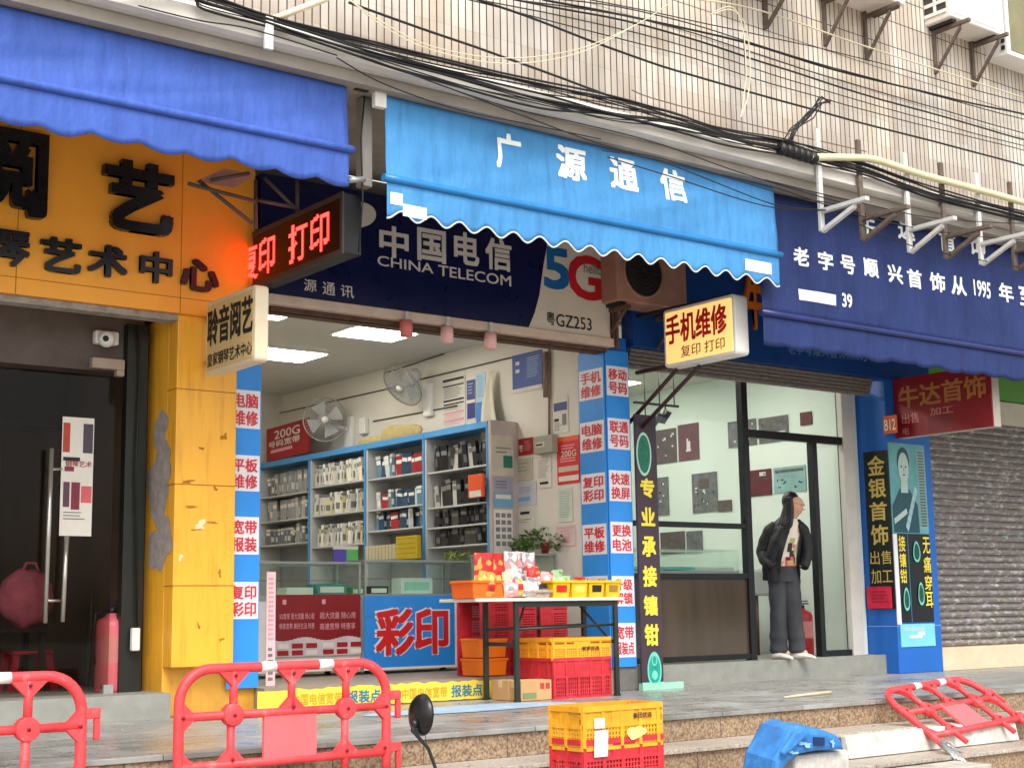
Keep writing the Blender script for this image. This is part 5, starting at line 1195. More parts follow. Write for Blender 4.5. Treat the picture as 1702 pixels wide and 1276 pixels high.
for sx in (-1, 1):
    for sy in (-1, 1): b = MB(); b.tube([(q.x+sx*.1, 11+sy*.1, FJ+.62), (q.x+sx*.15, 11+sy*.14, FJ)], .016, 7); b.build('leg', mat('brown_leg', (86, 66, 56), .5), t)
crt(q.x-.1, 11.5, FJ, .5, .3, .28, mat('wine_red_box', (110, 26, 40), .5, .1), 'wine red box on the floor of the jewellery shop', extra=MAR)
b = MB(); b.box(x2+.1, 12.0, 11.6, 12.0, FJ, FJ+.95); tag(b.build('cabinet', mat('pale_cabinet', (196, 202, 198), .5, .04), None, bevel=.01), 'pale cabinet at the back of the jewellery shop', 'cabinet')

# ------------------------------------------------------------------ left doorway
Yd = 9.95
b = MB(); TL, TR, BL = rectY(-60, 204, 500, 596, 10.05); b.box(-2, 4.3, 10.05, 10.25, BL.z, 3.7); w_ = b.build('lintel_beam', mat('dirty_concrete', (96, 86, 80), .85, .25, 4, .2), bld)
dr = thing('glass_door', 'frameless glass door with long steel handles in the dark left doorway', 'door', (3.6, Yd, FLOOR))
xe = P(185, 900, Yd).x
b = MB(); b.box(xe-1.1, xe, Yd-.005, Yd+.005, FLOOR+.03, P(180, 628, Yd).z); b.build('pane', glass('dark_door_glass', (.74, .7, .66), .3), dr)
b = MB(); TL, TR, BL = rectY(153, 205, 598, 606, Yd-.02); b.box(TL.x, P(205, 610, Yd).x, Yd-.03, Yd+.03, BL.z-.02, TL.z+.02); b.box(P(192, 610, Yd).x, P(205, 610, Yd).x, Yd-.028, Yd+.028, P(200, 626, Yd).z, BL.z-.02); b.build('door_clamp', mat('clamp_beige', (160, 142, 124), .45, .1), dr, bevel=.005)
for xa, ya, xb, yb in ((86, 745, 75, 1035), (111, 890, 104, 1033)):
    b = MB(); b.tube([P(xa, ya, Yd-.08), P(xb, yb, Yd-.08)], .016, 10); b.build('handle', mat('brushed_steel', (176, 170, 160), .25, .05, metal=.7), dr)
b = MB(); b.tube([P(78, 998, Yd-.08), P(108, 998, Yd+.0)], .01, 8); b.tube([P(86, 780, Yd-.08), P(104, 779, Yd)], .01, 8); b.build('handle_bar', MATS['brushed_steel'], dr)
b = MB(); b.box(xe-.04, xe+.03, Yd-.03, Yd+.03, FLOOR, FLOOR+.06); b.build('floor_clamp', STEEL, dr)
TL, TR, BL = rectY(104, 154, 692, 890, Yd-.012)
board('poster', 'white event poster with red and dark pictures taped to the glass door', 'poster', TL, TR, BL, PAPER, [(.03, .05, .25, .3, mat('rust_red_print', (170, 60, 40), .5)), (.66, .05, .97, .3, mat('dark_photo_print', (70, 60, 70), .5, .3)), (.08, .55, .28, .76, mat('plum_print', (90, 56, 72), .5, .2)), (.33, .55, .6, .78, mat('wine_print', (120, 40, 56), .5, .2)), (.64, .58, .97, .72, mat('rose_print', (200, 90, 96), .5, .2)), (.1, .42, .4, .46, mat('wine_print', (120, 40, 56), .5))] + lines(.05, .34, .6, .38, 1, INK, .8) + lines(.1, .8, .9, .88, 3, GREYP, .3), [('钢琴艺术', .12, .37, .95, .42, DRED, .01)], th=.002)
b = MB(); x0, x1 = P(207, 800, 9.97).x, 4.36; b.box(x0, x1-.06, 9.97, 10.05, FLOOR, 3.46); tag(b.build('door_panel', mat('dark_green_panel', (30, 34, 30), .4, .15), None), 'dark narrow side panel between the glass door and the orange pillar', 'panel')
b = MB(); b.tube([P(229, 540, 9.94), P(233, 620, 9.94), P(226, 770, 9.94), P(228, 1060, 9.94)], .008, 6); tag(b.build('cable', CB, None), 'dark cable running down beside the orange pillar', 'cable'); b = MB(); c = P(225, 1062, 9.92); b.box(c.x-.03, c.x+.03, 9.9, 9.95, c.z-.08, c.z+.08); tag(b.build('wall_socket', WHITE, None, bevel=.01), 'small white socket low beside the orange pillar', 'socket')
t = thing('security_camera', 'white dome security camera on the concrete beam of the left doorway', 'camera', P(177, 566, 10.0))
c = P(177, 566, 10.0); b = MB(); b.box(c.x-.09, c.x+.09, 9.98, 10.05, c.z-.03, c.z+.07); b.build('mount', WHITE, t, bevel=.015); b = MB(); b.ball(c+V3((-.02, -.05, 0)), .06, .06, .06); b.build('dome', WHITE, t); b = MB(); b.ball(c+V3((-.045, -.1, -.005)), .022, .02, .022); b.build('lens', BLACK, t)
q = PZ(185, 1152, FLOOR); extinguisher('dusty pink fire extinguisher behind the glass of the left doorway', (P(184, 1100, 10.12).x, 10.12, FLOOR), .64, .11, EXP)
t = thing('table', 'dark narrow table inside the left doorway holding the pink bag', 'table', (3.2, 10.9, FLOOR))
zz = P(40, 1044, 10.8).z; x1 = P(84, 1044, 10.8).x; b = MB(); b.box(x1-1.2, x1, 10.75, 11.2, zz-.03, zz); b.build('tabletop', mat('dark_table', (40, 34, 32), .5, .2), t, bevel=.004)
for x in (x1-.08, x1-1.15): 
    for y in (10.78, 11.13): b = MB(); b.box(x, x+.04, y, y+.04, FLOOR, zz-.03); b.build('leg', MATS['dark_table'], t)
c = P(42, 1040, 10.95); c.z = zz+.01
bp_ = thing('backpack', 'pink cloth bag slumped on the dark table in the left doorway', 'bag', c)
b = MB(); b.ball(c+V3((0, 0, .21)), .2, .13, .22, n=22, k=16, fn=lambda d: 1+.1*noise.noise(d*3)+.05*sin(9*d.x+4*d.z)); b.build('bag_body', mat('dusky_pink_cloth', (200, 104, 126), .8, .2, 8, .3), bp_)
b = MB(); b.tube([c+V3((-.06, -.06, .4)), c+V3((-.03, -.06, .47)), c+V3((.04, -.06, .47)), c+V3((.07, -.06, .4))], .012, 6); b.build('strap', MATS['dusky_pink_cloth'], bp_)
c = P(45, 1095, 11.0); t = thing('stool', 'small red plastic stool under the dark table', 'stool', (c.x, 11.0, FLOOR)); RP = mat('red_plastic_dim', (170, 26, 50), .4, .1)
b = MB(); b.box(c.x-.15, c.x+.15, 10.86, 11.14, FLOOR+.26, FLOOR+.29); b.build('seat', RP, t, bevel=.01)
for sx in (-1, 1):
    for sy in (-1, 1): b = MB(); b.obox((c.x+sx*.12-.025, 11+sy*.1-.02, FLOOR+.26), (.05, 0, 0), (0, .04, 0), (sx*.04, sy*.03, -.26)); b.build('leg', RP, t)
c = P(30, 670, 11.5); t = thing('wall_television', 'black boxy speaker high on the wall of the dark left doorway', 'speaker', c)
b = MB(); b.box(c.x-.2, c.x+.35, 11.4, 11.7, c.z-.2, c.z+.25); b.build('casing', BLACK, t, bevel=.02); b = MB(); b.box(c.x-.17, c.x+.32, 11.39, 11.4, c.z-.17, c.z+.22); b.build('grille', mat('grille_cloth', (16, 16, 17), .8), t); b = MB(); b.tube([(c.x+.1, 11.7, c.z), (c.x+.1, 13.5, c.z+.05)], .03, 6); b.build('wall_mount', BLACK, t)
t['category'] = 'speaker'; t.name = 'wall_speaker'
b = MB(); q = P(150, 920, 11.2); b.tube([(q.x, 11.2, FLOOR), (q.x+.12, 11.3, q.z+.9)], .014, 7); b.tube([(q.x+.25, 11.2, FLOOR), (q.x+.3, 11.3, q.z+.9)], .014, 7); b.tube([(q.x+.3+.14*cos(2*pi*k/20), 11.25, q.z+.35+.16*sin(2*pi*k/20)) for k in range(20)], .01, 6, closed=True); b.tube([(q.x+.05, 11.24, q.z), (q.x+.28, 11.24, q.z)], .012, 6)
tag(b.build('display_stand', mat('dim_steel', (120, 112, 102), .35, .1, metal=.4), None), 'thin steel stand with a ring behind the dark door glass', 'stand')
# ------------------------------------------------------------------ snack table on the terrace
lf, rf = PZ(860, 1165, PLAT), PZ(1026, 1156, PLAT)
Yt0 = (lf.y+rf.y)/2; Yt0 = min(Yt0, 9.1)
xl, xr = P(860, 1165, Yt0).x, P(1026, 1156, Yt0).x
tx0, tx1, ty0, ty1 = P(792, 997, Yt0-.04).x, P(1036, 1000, Yt0-.04).x, Yt0-.04, Yt0+.46
tz = P(900, 993, ty0).z
t = thing('folding_table', 'folding table with a white top and dark steel legs holding snack boxes', 'table', ((tx0+tx1)/2, (ty0+ty1)/2, PLAT))
b = MB(); b.box(tx0, tx1, ty0, ty1, tz-.025, tz); b.build('tabletop', mat('table_white', (222, 218, 208), .4, .06), t, bevel=.005)
LEGM = mat('leg_dark_green', (44, 50, 46), .4, .2, metal=.2)
for x in (xl, xr):
    for y in (Yt0, ty1-.06): b = MB(); b.box(x-.02, x+.02, y-.015, y+.015, PLAT+.02, tz-.026); b.box(x-.024, x+.024, y-.02, y+.02, PLAT, PLAT+.02); b.build('leg', LEGM, t, bevel=.003)
b = MB(); b.box(xl+.02, xr-.02, Yt0-.01, Yt0+.01, tz-.07, tz-.026); b.build('rail', LEGM, t)
for y in (Yt0+.02, ty1-.08): b = MB(); b.tube([(xl, y, tz-.24), (xr, y, tz-.22)], .011, 7); b.build('brace', LEGM, t)
for x, s in ((xl, 1), (xr, -1)): b = MB(); b.box(x-.012, x+.012, Yt0+.015, ty1-.075, PLAT+.42, PLAT+.45); b.tube([(x, Yt0+.05, PLAT+.43), (x+s*.25, Yt0+.2, tz-.03)], .01, 6); b.build('brace', LEGM, t)
def tub(label, x0, x1, y0, y1, z0, h, m, taper=.015, patch=None):
    b = MB(); tpr = taper
    o = [(x0+tpr, y0+tpr), (x1-tpr, y0+tpr), (x1-tpr, y1-tpr), (x0+tpr, y1-tpr)]; O_ = [(x0, y0), (x1, y0), (x1, y1), (x0, y1)]
    w = .006; i_ = [(x0+w, y0+w), (x1-w, y0+w), (x1-w, y1-w), (x0+w, y1-w)]; ib = [(x0+tpr+w, y0+tpr+w), (x1-tpr-w, y0+tpr+w), (x1-tpr-w, y1-tpr-w), (x0+tpr+w, y1-tpr-w)]
    V = [(*p, z0) for p in o]+[(*p, z0+h) for p in O_]+[(*p, z0+h) for p in i_]+[(*p, z0+w) for p in ib]
    F_ = [(3, 2, 1, 0)]
    for k in range(4):
        n = (k+1) % 4; F_ += [(k, n, 4+n, 4+k), (4+k, 4+n, 8+n, 8+k), (8+k, 8+n, 12+n, 12+k)]
    F_.append((12, 13, 14, 15)); b.add(V, F_)
    b.obox((x0-.008, y0-.008, z0+h-.02), (x1-x0+.016, 0, 0), (0, .008, 0), (0, 0, .02)); b.obox((x0-.008, y0, z0+h-.02), (.008, 0, 0), (0, y1-y0, 0), (0, 0, .02)); b.obox((x1, y0, z0+h-.02), (.008, 0, 0), (0, y1-y0, 0), (0, 0, .02))
    mats = [m]
    if patch:
        mats.append(patch); a, c, d_, e = .18, .82, .3, .72
        q = lambda u, v: V3((x0+tpr*(1-v)+(x1-x0-2*tpr*(1-v))*u, y0+tpr*(1-v)-.0015, z0+h*v))
        b.quad(q(a, d_), q(c, d_), q(c, e), q(a, e), 1)
    return tag(b.build('plastic_basket', mats, None, bevel=.003), label, 'basket')
YB = mat('basket_yellow', (240, 180, 26), .4, .06); OB = mat('basket_orange', (240, 104, 32), .4, .06)
px = lambda x, Y=ty0: P(x, 975, Y).x
tub('orange plastic basket of chip bags at the left end of the snack table', px(786), px(836), ty0+.0, ty0+.3, tz+.001, .135, OB)
tub('deeper yellow basket next to the orange one on the snack table', px(838), px(872), ty0+.05, ty0+.3, tz+.001, .12, mat('basket_amber', (244, 150, 30), .4, .06))
for i, (a, c, lab, pm) in enumerate(((921, 950, 'yellow basket with a red mark, leftmost of the four on the table', RED), (952, 979, 'plain yellow basket, second of the four on the table', mat('basket_mark', (220, 196, 90), .5)), (981, 1007, 'yellow basket with a black label on the snack table', INK), (1009, 1034, 'yellow basket at the right end of the snack table', mat('brown_mark', (150, 110, 50), .5)))):
    tub(lab, px(a), px(c), ty0+.01, ty0+.28, tz+.001, .135, YB, .012, pm)
tub('low clear tray of small sweets in the middle of the snack table', px(874), px(918), ty0+.01, ty0+.25, tz+.001, .06, mat('clear_tray', (176, 156, 140), .3, .3, 30))
# snack bags: crimped pillows with printed packaging
def foil(name, c, c2, c3, rough=.34, sc=26):
    m, N, L, b, co = newmat(name)
    v = N.new('ShaderNodeTexVoronoi'); v.inputs['Scale'].default_value = sc; L.new(co, v.inputs['Vector'])
    sp = N.new('ShaderNodeSeparateXYZ'); L.new(v.outputs['Color'], sp.inputs[0])
    r = ramp(N, L, sp.outputs[0], [(0, lin(c)), (.5, lin(c)), (.62, lin(c2)), (.82, lin(c2)), (.86, lin(c3))])
    for n_ in N:
        if n_.type == 'VALTORGB': n_.color_ramp.interpolation = 'CONSTANT'
    L.new(r, b.inputs['Base Color']); b.inputs['Roughness'].default_value = rough
    bumpit(N, L, b, nz(N, L, co, 34, 3), .5, .01); return m
def bag(label, c, w, h, th, m, m2, rz=0, rx=0, band=(.3, .62), seed=0):
    b = MB(); n_ = 10; k_ = 14
    def fn(s):
        def f(u, v):
            a = sin(pi*u)**.5*sin(pi*min(1, max(0, (v-.05)/.9)))**.5 if 0 < u < 1 and .05 < v < .95 else 0
            wob_ = .25*noise.noise(V3((u*4, v*5, seed)))
            return V3((w*(u-.5)*(1-.1*sin(pi*v)+.04*noise.noise(V3((v*3, seed, 0)))), s*th/2*a*(1+wob_)+(.004*sin(u*40) if v < .05 or v > .95 else 0), h*v))
        return f
    b.grid(fn(-1), n_, k_); b.grid(fn(1), n_, k_)
    for i, f in enumerate(b.f):
        r = (i % (n_*k_))//n_/k_; b.m[i] = 1 if band[0] <= r < band[1] else 0
    o = b.build('snack_bag', [m, m2], None, at=(0, 0, 0)); o.location = c; o.rotation_euler = (rx, random.Random(seed+50).uniform(-.13, .13), rz)
    return tag(o, label, 'snack bag')
FOIL = dict(rough=.34, var=.12, sc=18, bump=.4)
B_R = foil('foil_red', (196, 40, 34), (170, 30, 28), (226, 150, 70)); B_O = foil('foil_orange', (226, 150, 64), (232, 190, 110), (190, 60, 40)); B_W = foil('foil_white', (206, 200, 196), (150, 146, 150), (206, 130, 130)); B_Y = foil('foil_yellow', (222, 194, 56), (200, 160, 40), (236, 226, 180)); B_K = mat('foil_black', (34, 32, 36), **FOIL); B_P = foil('foil_pink', (214, 160, 158), (224, 206, 200), (170, 70, 80)); B_G = foil('foil_green', (150, 190, 136), (196, 210, 180), (90, 140, 80))
bx = lambda x, y, Y: (P(x, y, Y).x, Y, P(x, y, Y).z)
W_ = .19
sb = [('tall red chip bag with an orange foot, leftmost in the orange basket', 803, 982, .12, W_, .34, B_R, B_O, -.1, (.1, .5)), ('tall red and orange chip bag beside the leftmost one', 832, 982, .14, W_, .34, B_R, B_O, .15, (.05, .45)),
      ('yellowish packet standing in front of the red chip bags', 800, 980, .05, .12, .2, B_O, B_Y, 0, (.3, .7)), ('tall white packet with dark marks, left of the white group', 853, 985, .2, .16, .36, B_W, B_P, .1, (.2, .45)),
      ('tall white packet in the middle of the white group', 868, 985, .22, .16, .36, B_W, GREYP, -.05, (.5, .62)), ('tall white packet at the right of the white group', 884, 985, .22, .15, .35, B_W, B_P, .1, (.55, .7)),
      ('small yellow packet lying before the white packets', 862, 968, .1, .17, .13, B_Y, B_O, .3, (.4, .6)), ('white jar shaped packet with a red cap', 894, 966, .1, .11, .2, B_W, B_R, 0, (.75, 1.)),
      ('shiny white packet low in the middle of the table', 883, 985, .03, .2, .12, B_W, PAPER, .1, (.3, .6)), ('pink speckled packet low beside the amber basket', 851, 985, .03, .15, .13, B_P, B_W, -.1, (.3, .7)), ('black packet slumped beside the white jar', 903, 972, .08, .13, .1, B_K, GREYP, .4, (.4, .6)),
      ('pink packet right of the black one', 914, 972, .12, .13, .13, B_P, B_W, 0, (.3, .6)), ('red wrapped sweets piled in the plain yellow basket', 982, 968, .12, .24, .12, B_R, B_P, .1, (.5, .6)), ('pale green packet behind the yellow baskets', 935, 968, .25, .2, .17, B_G, B_W, 0, (.3, .6)),
      ('white paper packet sticking out of the black labelled basket', 996, 968, .14, .1, .11, B_W, B_Y, .2, (.3, .6)), ('orange packet lying in the leftmost yellow basket', 940, 968, .1, .15, .07, B_O, B_P, 0, (.3, .6)), ('pale packet flat in the basket at the right end', 1018, 968, .14, .14, .05, B_W, B_G, 0, (.3, .6)),
      ('cream packet leaning in the amber basket', 846, 975, .12, .12, .2, mat('foil_cream', (226, 200, 160), **FOIL), B_O, .2, (.3, .6)), ('silver packet standing at the back of the table', 848, 965, .36, .1, .36, mat('foil_silver', (190, 194, 200), **FOIL), B_W, 0, (.5, .8))]
sb += [('small %s packet wedged among the snacks, %s' % (c_, p_), x, 975, dy, w, h, m1, m2, rz, bd) for c_, p_, x, dy, w, h, m1, m2, rz, bd in (
    ('orange', 'in front of the red chip bags', 815, .02, .1, .19, B_O, B_R, .2, (.2, .5)), ('red', 'left of the white jar shaped packet', 880, .12, .1, .24, B_R, B_W, -.3, (.3, .6)), ('yellow', 'between the low white packets', 866, .04, .08, .14, B_Y, B_R, .2, (.3, .7)),
    ('white', 'just right of the amber basket', 859, .15, .12, .22, B_W, B_K, -.2, (.3, .6)), ('green', 'behind the red marked basket', 925, .3, .16, .22, B_G, B_Y, .2, (.4, .7)), ('pink', 'behind the black packet', 906, .2, .13, .2, B_P, B_R, -.1, (.3, .5)),
    ('red', 'behind the plain yellow basket', 965, .3, .14, .16, B_R, B_Y, .1, (.3, .5)), ('white', 'behind the black labelled basket', 990, .3, .14, .13, B_W, B_G, .1, (.3, .5)), ('orange', 'at the back beside the silver packet', 836, .36, .16, .3, B_O, B_W, .1, (.4, .7)))]
for i, (lab, x, y, dy, w, h, m1, m2, rz, band) in enumerate(sb):
    c = bx(x, y, ty0+dy); c = (c[0], c[1], max(tz+.008, tz+.01)); bag(lab, c, w, h, .06, m1, m2, rz, random.Random(i).uniform(-.15, .1), band, i)

# ------------------------------------------------------------------ crates
def crate_thing(label, w, d, h, m, grp=None, solid_bottom=.55):
    t = thing('plastic_crate', label, 'crate', (0, 0, 0), grp)
    def wall(name, O, U, L):
        b = MB(); up = V3((0, 0, 1)); n = U.cross(up)   # outward normal
        T = .006
        def bar(u0, u1, z0, z1, th=T, d_=0): b.obox(O+U*u0+up*z0+n*d_, U*(u1-u0), n*th, up*(z1-z0))
        bar(0, L, h-.028, h, .016, -.003); bar(0, L, h-.05, h-.040); bar(0, L, 0, .018); bar(0, L, h*.5, h*.5+.02, .009); bar(0, L, h*.30, h*.30+.006); bar(0, L, h*.72, h*.72+.008)
        k = int(L/.021)
        for i in range(k+1):
            u = (L-.02)*i/k; bar(u, u+(.0115 if i % 6 else .02), .016, h-.029, .0048 if i % 6 else .0105)
        for q in (.1, .2, .4): bar(.001, L-.001, h*q, h*q+.007, .0055)
        bar(L*.36, L*.64, h*.56, h*.92, .0085); bar(.002, L-.002, h*.52, h-.01, .003, .001); bar(.002, L-.002, .01, h*.5, .0012, .002) if False else None
        b.build(name, m, t)
    wall('side_wall', V3((0, 0, 0)), V3((1, 0, 0)), w); wall('side_wall', V3((w, 0, 0)), V3((0, 1, 0)), d)
    wall('side_wall', V3((w, d, 0)), V3((-1, 0, 0)), w); wall('side_wall', V3((0, d, 0)), V3((0, -1, 0)), d)
    b = MB(); b.box(.004, w-.004, .004, d-.004, .002, .01)
    for x in (0, w-.014):
        for y in (0, d-.014): b.box(x-.004, x+.018, y-.004, y+.018, .002, h-.002)
    b.build('base_tray', m, t)
    return t
CR_Y = mat('crate_yellow', (222, 160, 36), .5, .18, 9, scuff=(206, 176, 110)); CR_R = mat('crate_red', (196, 44, 54), .5, .2, 9, scuff=(196, 96, 96)); CR_O = mat('crate_orange', (246, 124, 22), .4, .08, 6)
Yc0 = 5.75
x0, x1 = P(966, 1190, Yc0).x, P(1099, 1190, Yc0).x; ztop = P(1000, 1172, Yc0).z
w_, d_, hc = x1-x0, PX(914, 1190, x0).y-Yc0, .22
sp = (ztop-hc)/4
cy = crate_thing('yellow plastic crate on top of the stack of red crates by the road', w_, d_, hc, CR_Y); cy.location = (x0, Yc0, ztop-hc)
b = MB(); text(b, '美团优选', V3((w_*.62, -.007, hc*.66)), V3((w_*.24, 0, 0)), V3((0, 0, .03)), d=.004, off=.02); b.build('lettering', INK, cy)
b = MB(); b.obox((w_*.12, -.016, -.03), (.09, 0, 0), (0, -.001, 0), (.006, 0, .13)); b.obox((w_*.13, -.016, .11), (.07, 0, 0), (0, -.001, 0), (0, 0, .05)); b.build('paper_label', PAPER, cy)
b = MB(); blob(b, V3((w_*.5, -.014, .03)), V3((.14, 0, 0)), V3((.02, 0, .09)), seed=4, amp=.4); b.build('worn_sticker', mat('faded_yellow_sticker', (226, 210, 120), .6), cy)
cr = crate_thing('red plastic crate directly under the yellow crate in the roadside stack', w_, d_, hc, CR_R, None); cr.location = (x0+.004, Yc0+.003, ztop-hc-sp)
for k in range(2, 5):
    c_ = copy_tree(cr); c_.location = (x0+.004*(k % 2), Yc0+.004*k, ztop-hc-sp*k); c_['label'] = ('third', 'fourth', 'lowest')[k-2]+' crate down in the roadside stack under the yellow crate'
# under the table
xa = P(920, 1120, Yt0+.02).x; xb = P(1016, 1120, Yt0+.02).x
hr, hy = P(1000, 1090, Yt0+.02).z-PLAT, P(1000, 1058, Yt0+.02).z-P(1000, 1090, Yt0+.02).z
c1 = crate_thing('large red crate on the terrace under the snack table', xb-xa, .43, hr, CR_R); c1.location = (xa, Yt0+.03, PLAT)
c2_ = crate_thing('amber crate stacked on the red crate under the snack table', xb-xa+.01, .43, hy+.02, mat('crate_amber', (240, 160, 40), .4, .08)); c2_.location = (xa-.005, Yt0+.028, PLAT+hr-.018)
b = MB(); text(b, '家家优选', V3(((xb-xa)*.5, -.008, hy*.45)), V3(((xb-xa)*.3, 0, 0)), V3((0, 0, .035)), d=.005, off=.02); b.build('lettering', INK, c2_)
# red crates and orange tubs left of the table, on the shop floor edge
Yr = 9.72
xa = P(798, 1060, Yr).x; dq = PX(761, 1060, xa).y-Yr; xb = xa+dq-.18; zt_r = P(780, 1000, Yr).z
c3 = crate_thing('red crate standing on its end between the counter and the snack table', zt_r-FLOOR, xb-xa+.18, .3, CR_R)
c3.rotation_euler = (0, -pi/2, 0); c3.location = (xa+.3, Yr, FLOOR)
c4 = copy_tree(c3); c4['label'] = 'second red crate on its end, in the dark behind the table legs'; c4.location = (xa+.66, Yr+.1, FLOOR)
c5 = copy_tree(c3); c5['label'] = 'third red crate on its end, behind the table above the amber crate'; c5.location = (xa+1.0, Yr+.1, FLOOR)
for k, (ya, yb) in enumerate(((1060, 1092), (1093, 1122))):
    za, zb_ = P(820, ya, Yr-.06).z, P(820, yb, Yr-.06).z
    zb_ = max(zb_, FLOOR+.002) if k else zb_
    tub(('upper' if k == 0 else 'lower')+' orange tub of the pair beside the red end-on crate', P(797, 1090, Yr-.06).x, P(843, 1090, Yr-.06).x, Yr-.06, Yr+.2, max(zb_, FLOOR+.002), za-max(zb_, FLOOR+.002)-.002, CR_O, .01)
KR = mat('kraft_card', (186, 146, 100), .8, .1, 6); KT = mat('kraft_tape', (206, 176, 130), .5, .08)
for k, (xa, xb, ya, dy, lab) in enumerate(((845, 866, 1130, .16, 'narrow brown cardboard box behind the front left table leg'), (866, 919, 1131, .02, 'brown cardboard box with red print beside the big red crate'))):
    q0, q1 = P(xa, 1150, Yt0+dy), P(xb-2, 1150, Yt0+dy); hh = P(xa, ya, Yt0+dy).z-PLAT
    b = MB(); b.box(q0.x, q1.x, Yt0+dy, Yt0+dy+.22, PLAT+.002, PLAT+hh, 0); b.box(q0.x-.001, q1.x+.001, Yt0+dy+.08, Yt0+dy+.13, PLAT+.1, PLAT+hh+.001, 1)
    if k: 
        for u in (.62, .8): b.quad(*(V3((q0.x+(q1.x-q0.x)*u_, Yt0+dy-.001, PLAT+hh*v_)) for u_, v_ in ((u, .55), (u+.14, .55), (u+.14, .85), (u, .85))), 2)
        b.quad(*(V3((q0.x+(q1.x-q0.x)*u_, Yt0+dy-.001, PLAT+hh*v_)) for u_, v_ in ((.05, .1), (.5, .1), (.5, .4), (.05, .4))), 3)
    tag(b.build('carton', [KR, KT, mat('carton_red_print', (170, 60, 50), .7), mat('carton_green_print', (120, 130, 90), .7)], None, bevel=.003), lab, 'box')

# ------------------------------------------------------------------ red plastic barriers
BARM = mat('barrier_red', (230, 66, 70), .5, .17, 7, .15, scuff=(226, 150, 146)); WTAPE = mat('reflective_tape', (222, 218, 214), .35, .06)
def barrier(label, W, H, zm, legs):
    t = thing('barrier', label, 'barrier', (0, 0, 0), 'red plastic barriers')
    r = .026*W/1.2; R_ = .17*W/1.2
    out = []
    for cx, cz, a0 in ((W-R_, H-R_, 0), (R_, H-R_, pi/2)):
        for k in range(9): a = a0+pi/2*k/8; out.append(V3((cx+R_*cos(a), 0, cz+R_*sin(a))))
    path = [V3((W, 0, -legs)), V3((W, 0, .03))]+[V3((W, 0, zm))]+out+[V3((0, 0, zm)), V3((0, 0, .03)), V3((0, 0, -legs))]
    fm = MB(); fm.tube(path, r, 10)
    b = MB(); b.tube([(0, 0, zm), (W, 0, zm)], r*.86, 10); b.build('rail', BARM, t)
    b = MB(); b.tube([(0, 0, 0), (W, 0, 0)], r*.86, 10); b.build('rail', BARM, t)
    for u in (.245, .52, .79): b = MB(); b.tube([(W*u, 0, zm), (W*u, 0, H)], r*.8, 10); b.build('upright', BARM, t)
    for u in (.235, .785): b = MB(); b.tube([(W*u, 0, -legs), (W*u, 0, zm)], r*.8, 10); b.build('upright', BARM, t)
    b = MB(); b.box(W*.385, W*.64, -.014, .014, 0, zm); b.build('panel', mat('barrier_panel_red', (236, 98, 102), .45, .08, 4), t, bevel=.006)
    b = MB()
    for u in (.24, .788): b.lathe((W*u, 0, zm), [(0, -.03), (r*2, -.03), (r*2.2, -.02), (r*2.2, .02), (r*2, .03), (0, .03)], 18, ax=(0, 1, 0))
    b.build('boss', BARM, t, bevel=.003)
    b = fm; g_ = r*2.3
    def gus(cx, cz, sx, sz): b.prism([(cx, -.018, cz), (cx+sx*g_*1.5, -.018, cz), (cx, -.018, cz+sz*g_*1.5)], (0, .036, 0))
    for u in (.245, .52, .79): gus(W*u, H-r*.5, 1, -1); gus(W*u, H-r*.5, -1, -1)
    gus(W*.52, zm, 1, 1); gus(W*.52, zm, -1, 1)
    for u in (.235, .785): gus(W*u, 0, 1, 1); gus(W*u, 0, -1, 1)
    for cx, sx in ((0, 1), (W, -1)): gus(cx, zm, sx, 1); gus(cx, zm, sx, -1); gus(cx, 0, sx, 1)
    b.build('outer_frame', BARM, t)
    b = MB()
    for u, z in ((.24, zm), (.788, zm), (.245, H-r*1.4), (.52, H-r*1.4), (.79, H-r*1.4), (.52, zm+r), (.01, zm), (.99, zm), (.235, r), (.785, r), (.98, r)):
        y_ = -.0315 if z == zm and .1 < u < .9 else -r*.9-.003
        b.lathe((W*u, y_, z), [(r*.36, -.001), (r*.36, .004), (0.0, .004)], 10, ax=(0, -1, 0))
    b.build('bolt_hole', mat('bolt_dark', (120, 20, 34), .6), t)
    for u in (.405, .685):
        b = MB(); b.tube([(W*(u-.035), 0, H), (W*(u+.035), 0, H)], r*1.05, 10); b.build('reflective_band', WTAPE, t)
    b = MB()
    for z in (zm+.03, -.0): b.box(W+r*.6, W+r*3.4, -.016, .016, z, z+.05); b.box(W+r*2.3, W+r*3.4, -.014, .014, z-.1, z)
    b.build('connector_hook', BARM, t, bevel=.006)
    return t
Yk = 6.95
xa, xb = P(297, 1200, Yk).x, P(638, 1190, Yk).x; zt_b = P(470, 1106, Yk).z; zm_b = P(470, 1182, Yk).z; z0_b = P(470, 1262, Yk).z
BW, BH, BM = xb-xa, zt_b-z0_b, zm_b-z0_b
bar = barrier('red plastic barrier standing before the orange pillar, nearest to the mirror', BW, BH, BM, z0_b-.49)
bar.location = (xa, Yk, z0_b); bar.rotation_euler.z = -.02
br2 = copy_tree(bar); br2['label'] = 'red plastic barrier cut off by the left edge of the picture'
q = P(132, 1200, 6.85); br2.location = (q.x-BW, 6.85, z0_b); br2.rotation_euler.z = -.02
br3 = copy_tree(bar); br3['label'] = 'red plastic barrier fallen over and lying across the steps at right'
T1, T2, B1 = V3((8.76, 7.05, .72)), V3((9.91, 7.11, .776)), V3((8.79, 6.63, .43))
u_ = (T2-T1).normalized(); v_ = (T1-B1); v_ = (v_-u_*v_.dot(u_)).normalized(); n_ = v_.cross(u_).normalized()
s_ = (T2-T1).length/BW; sv = (T1-B1).length/BH
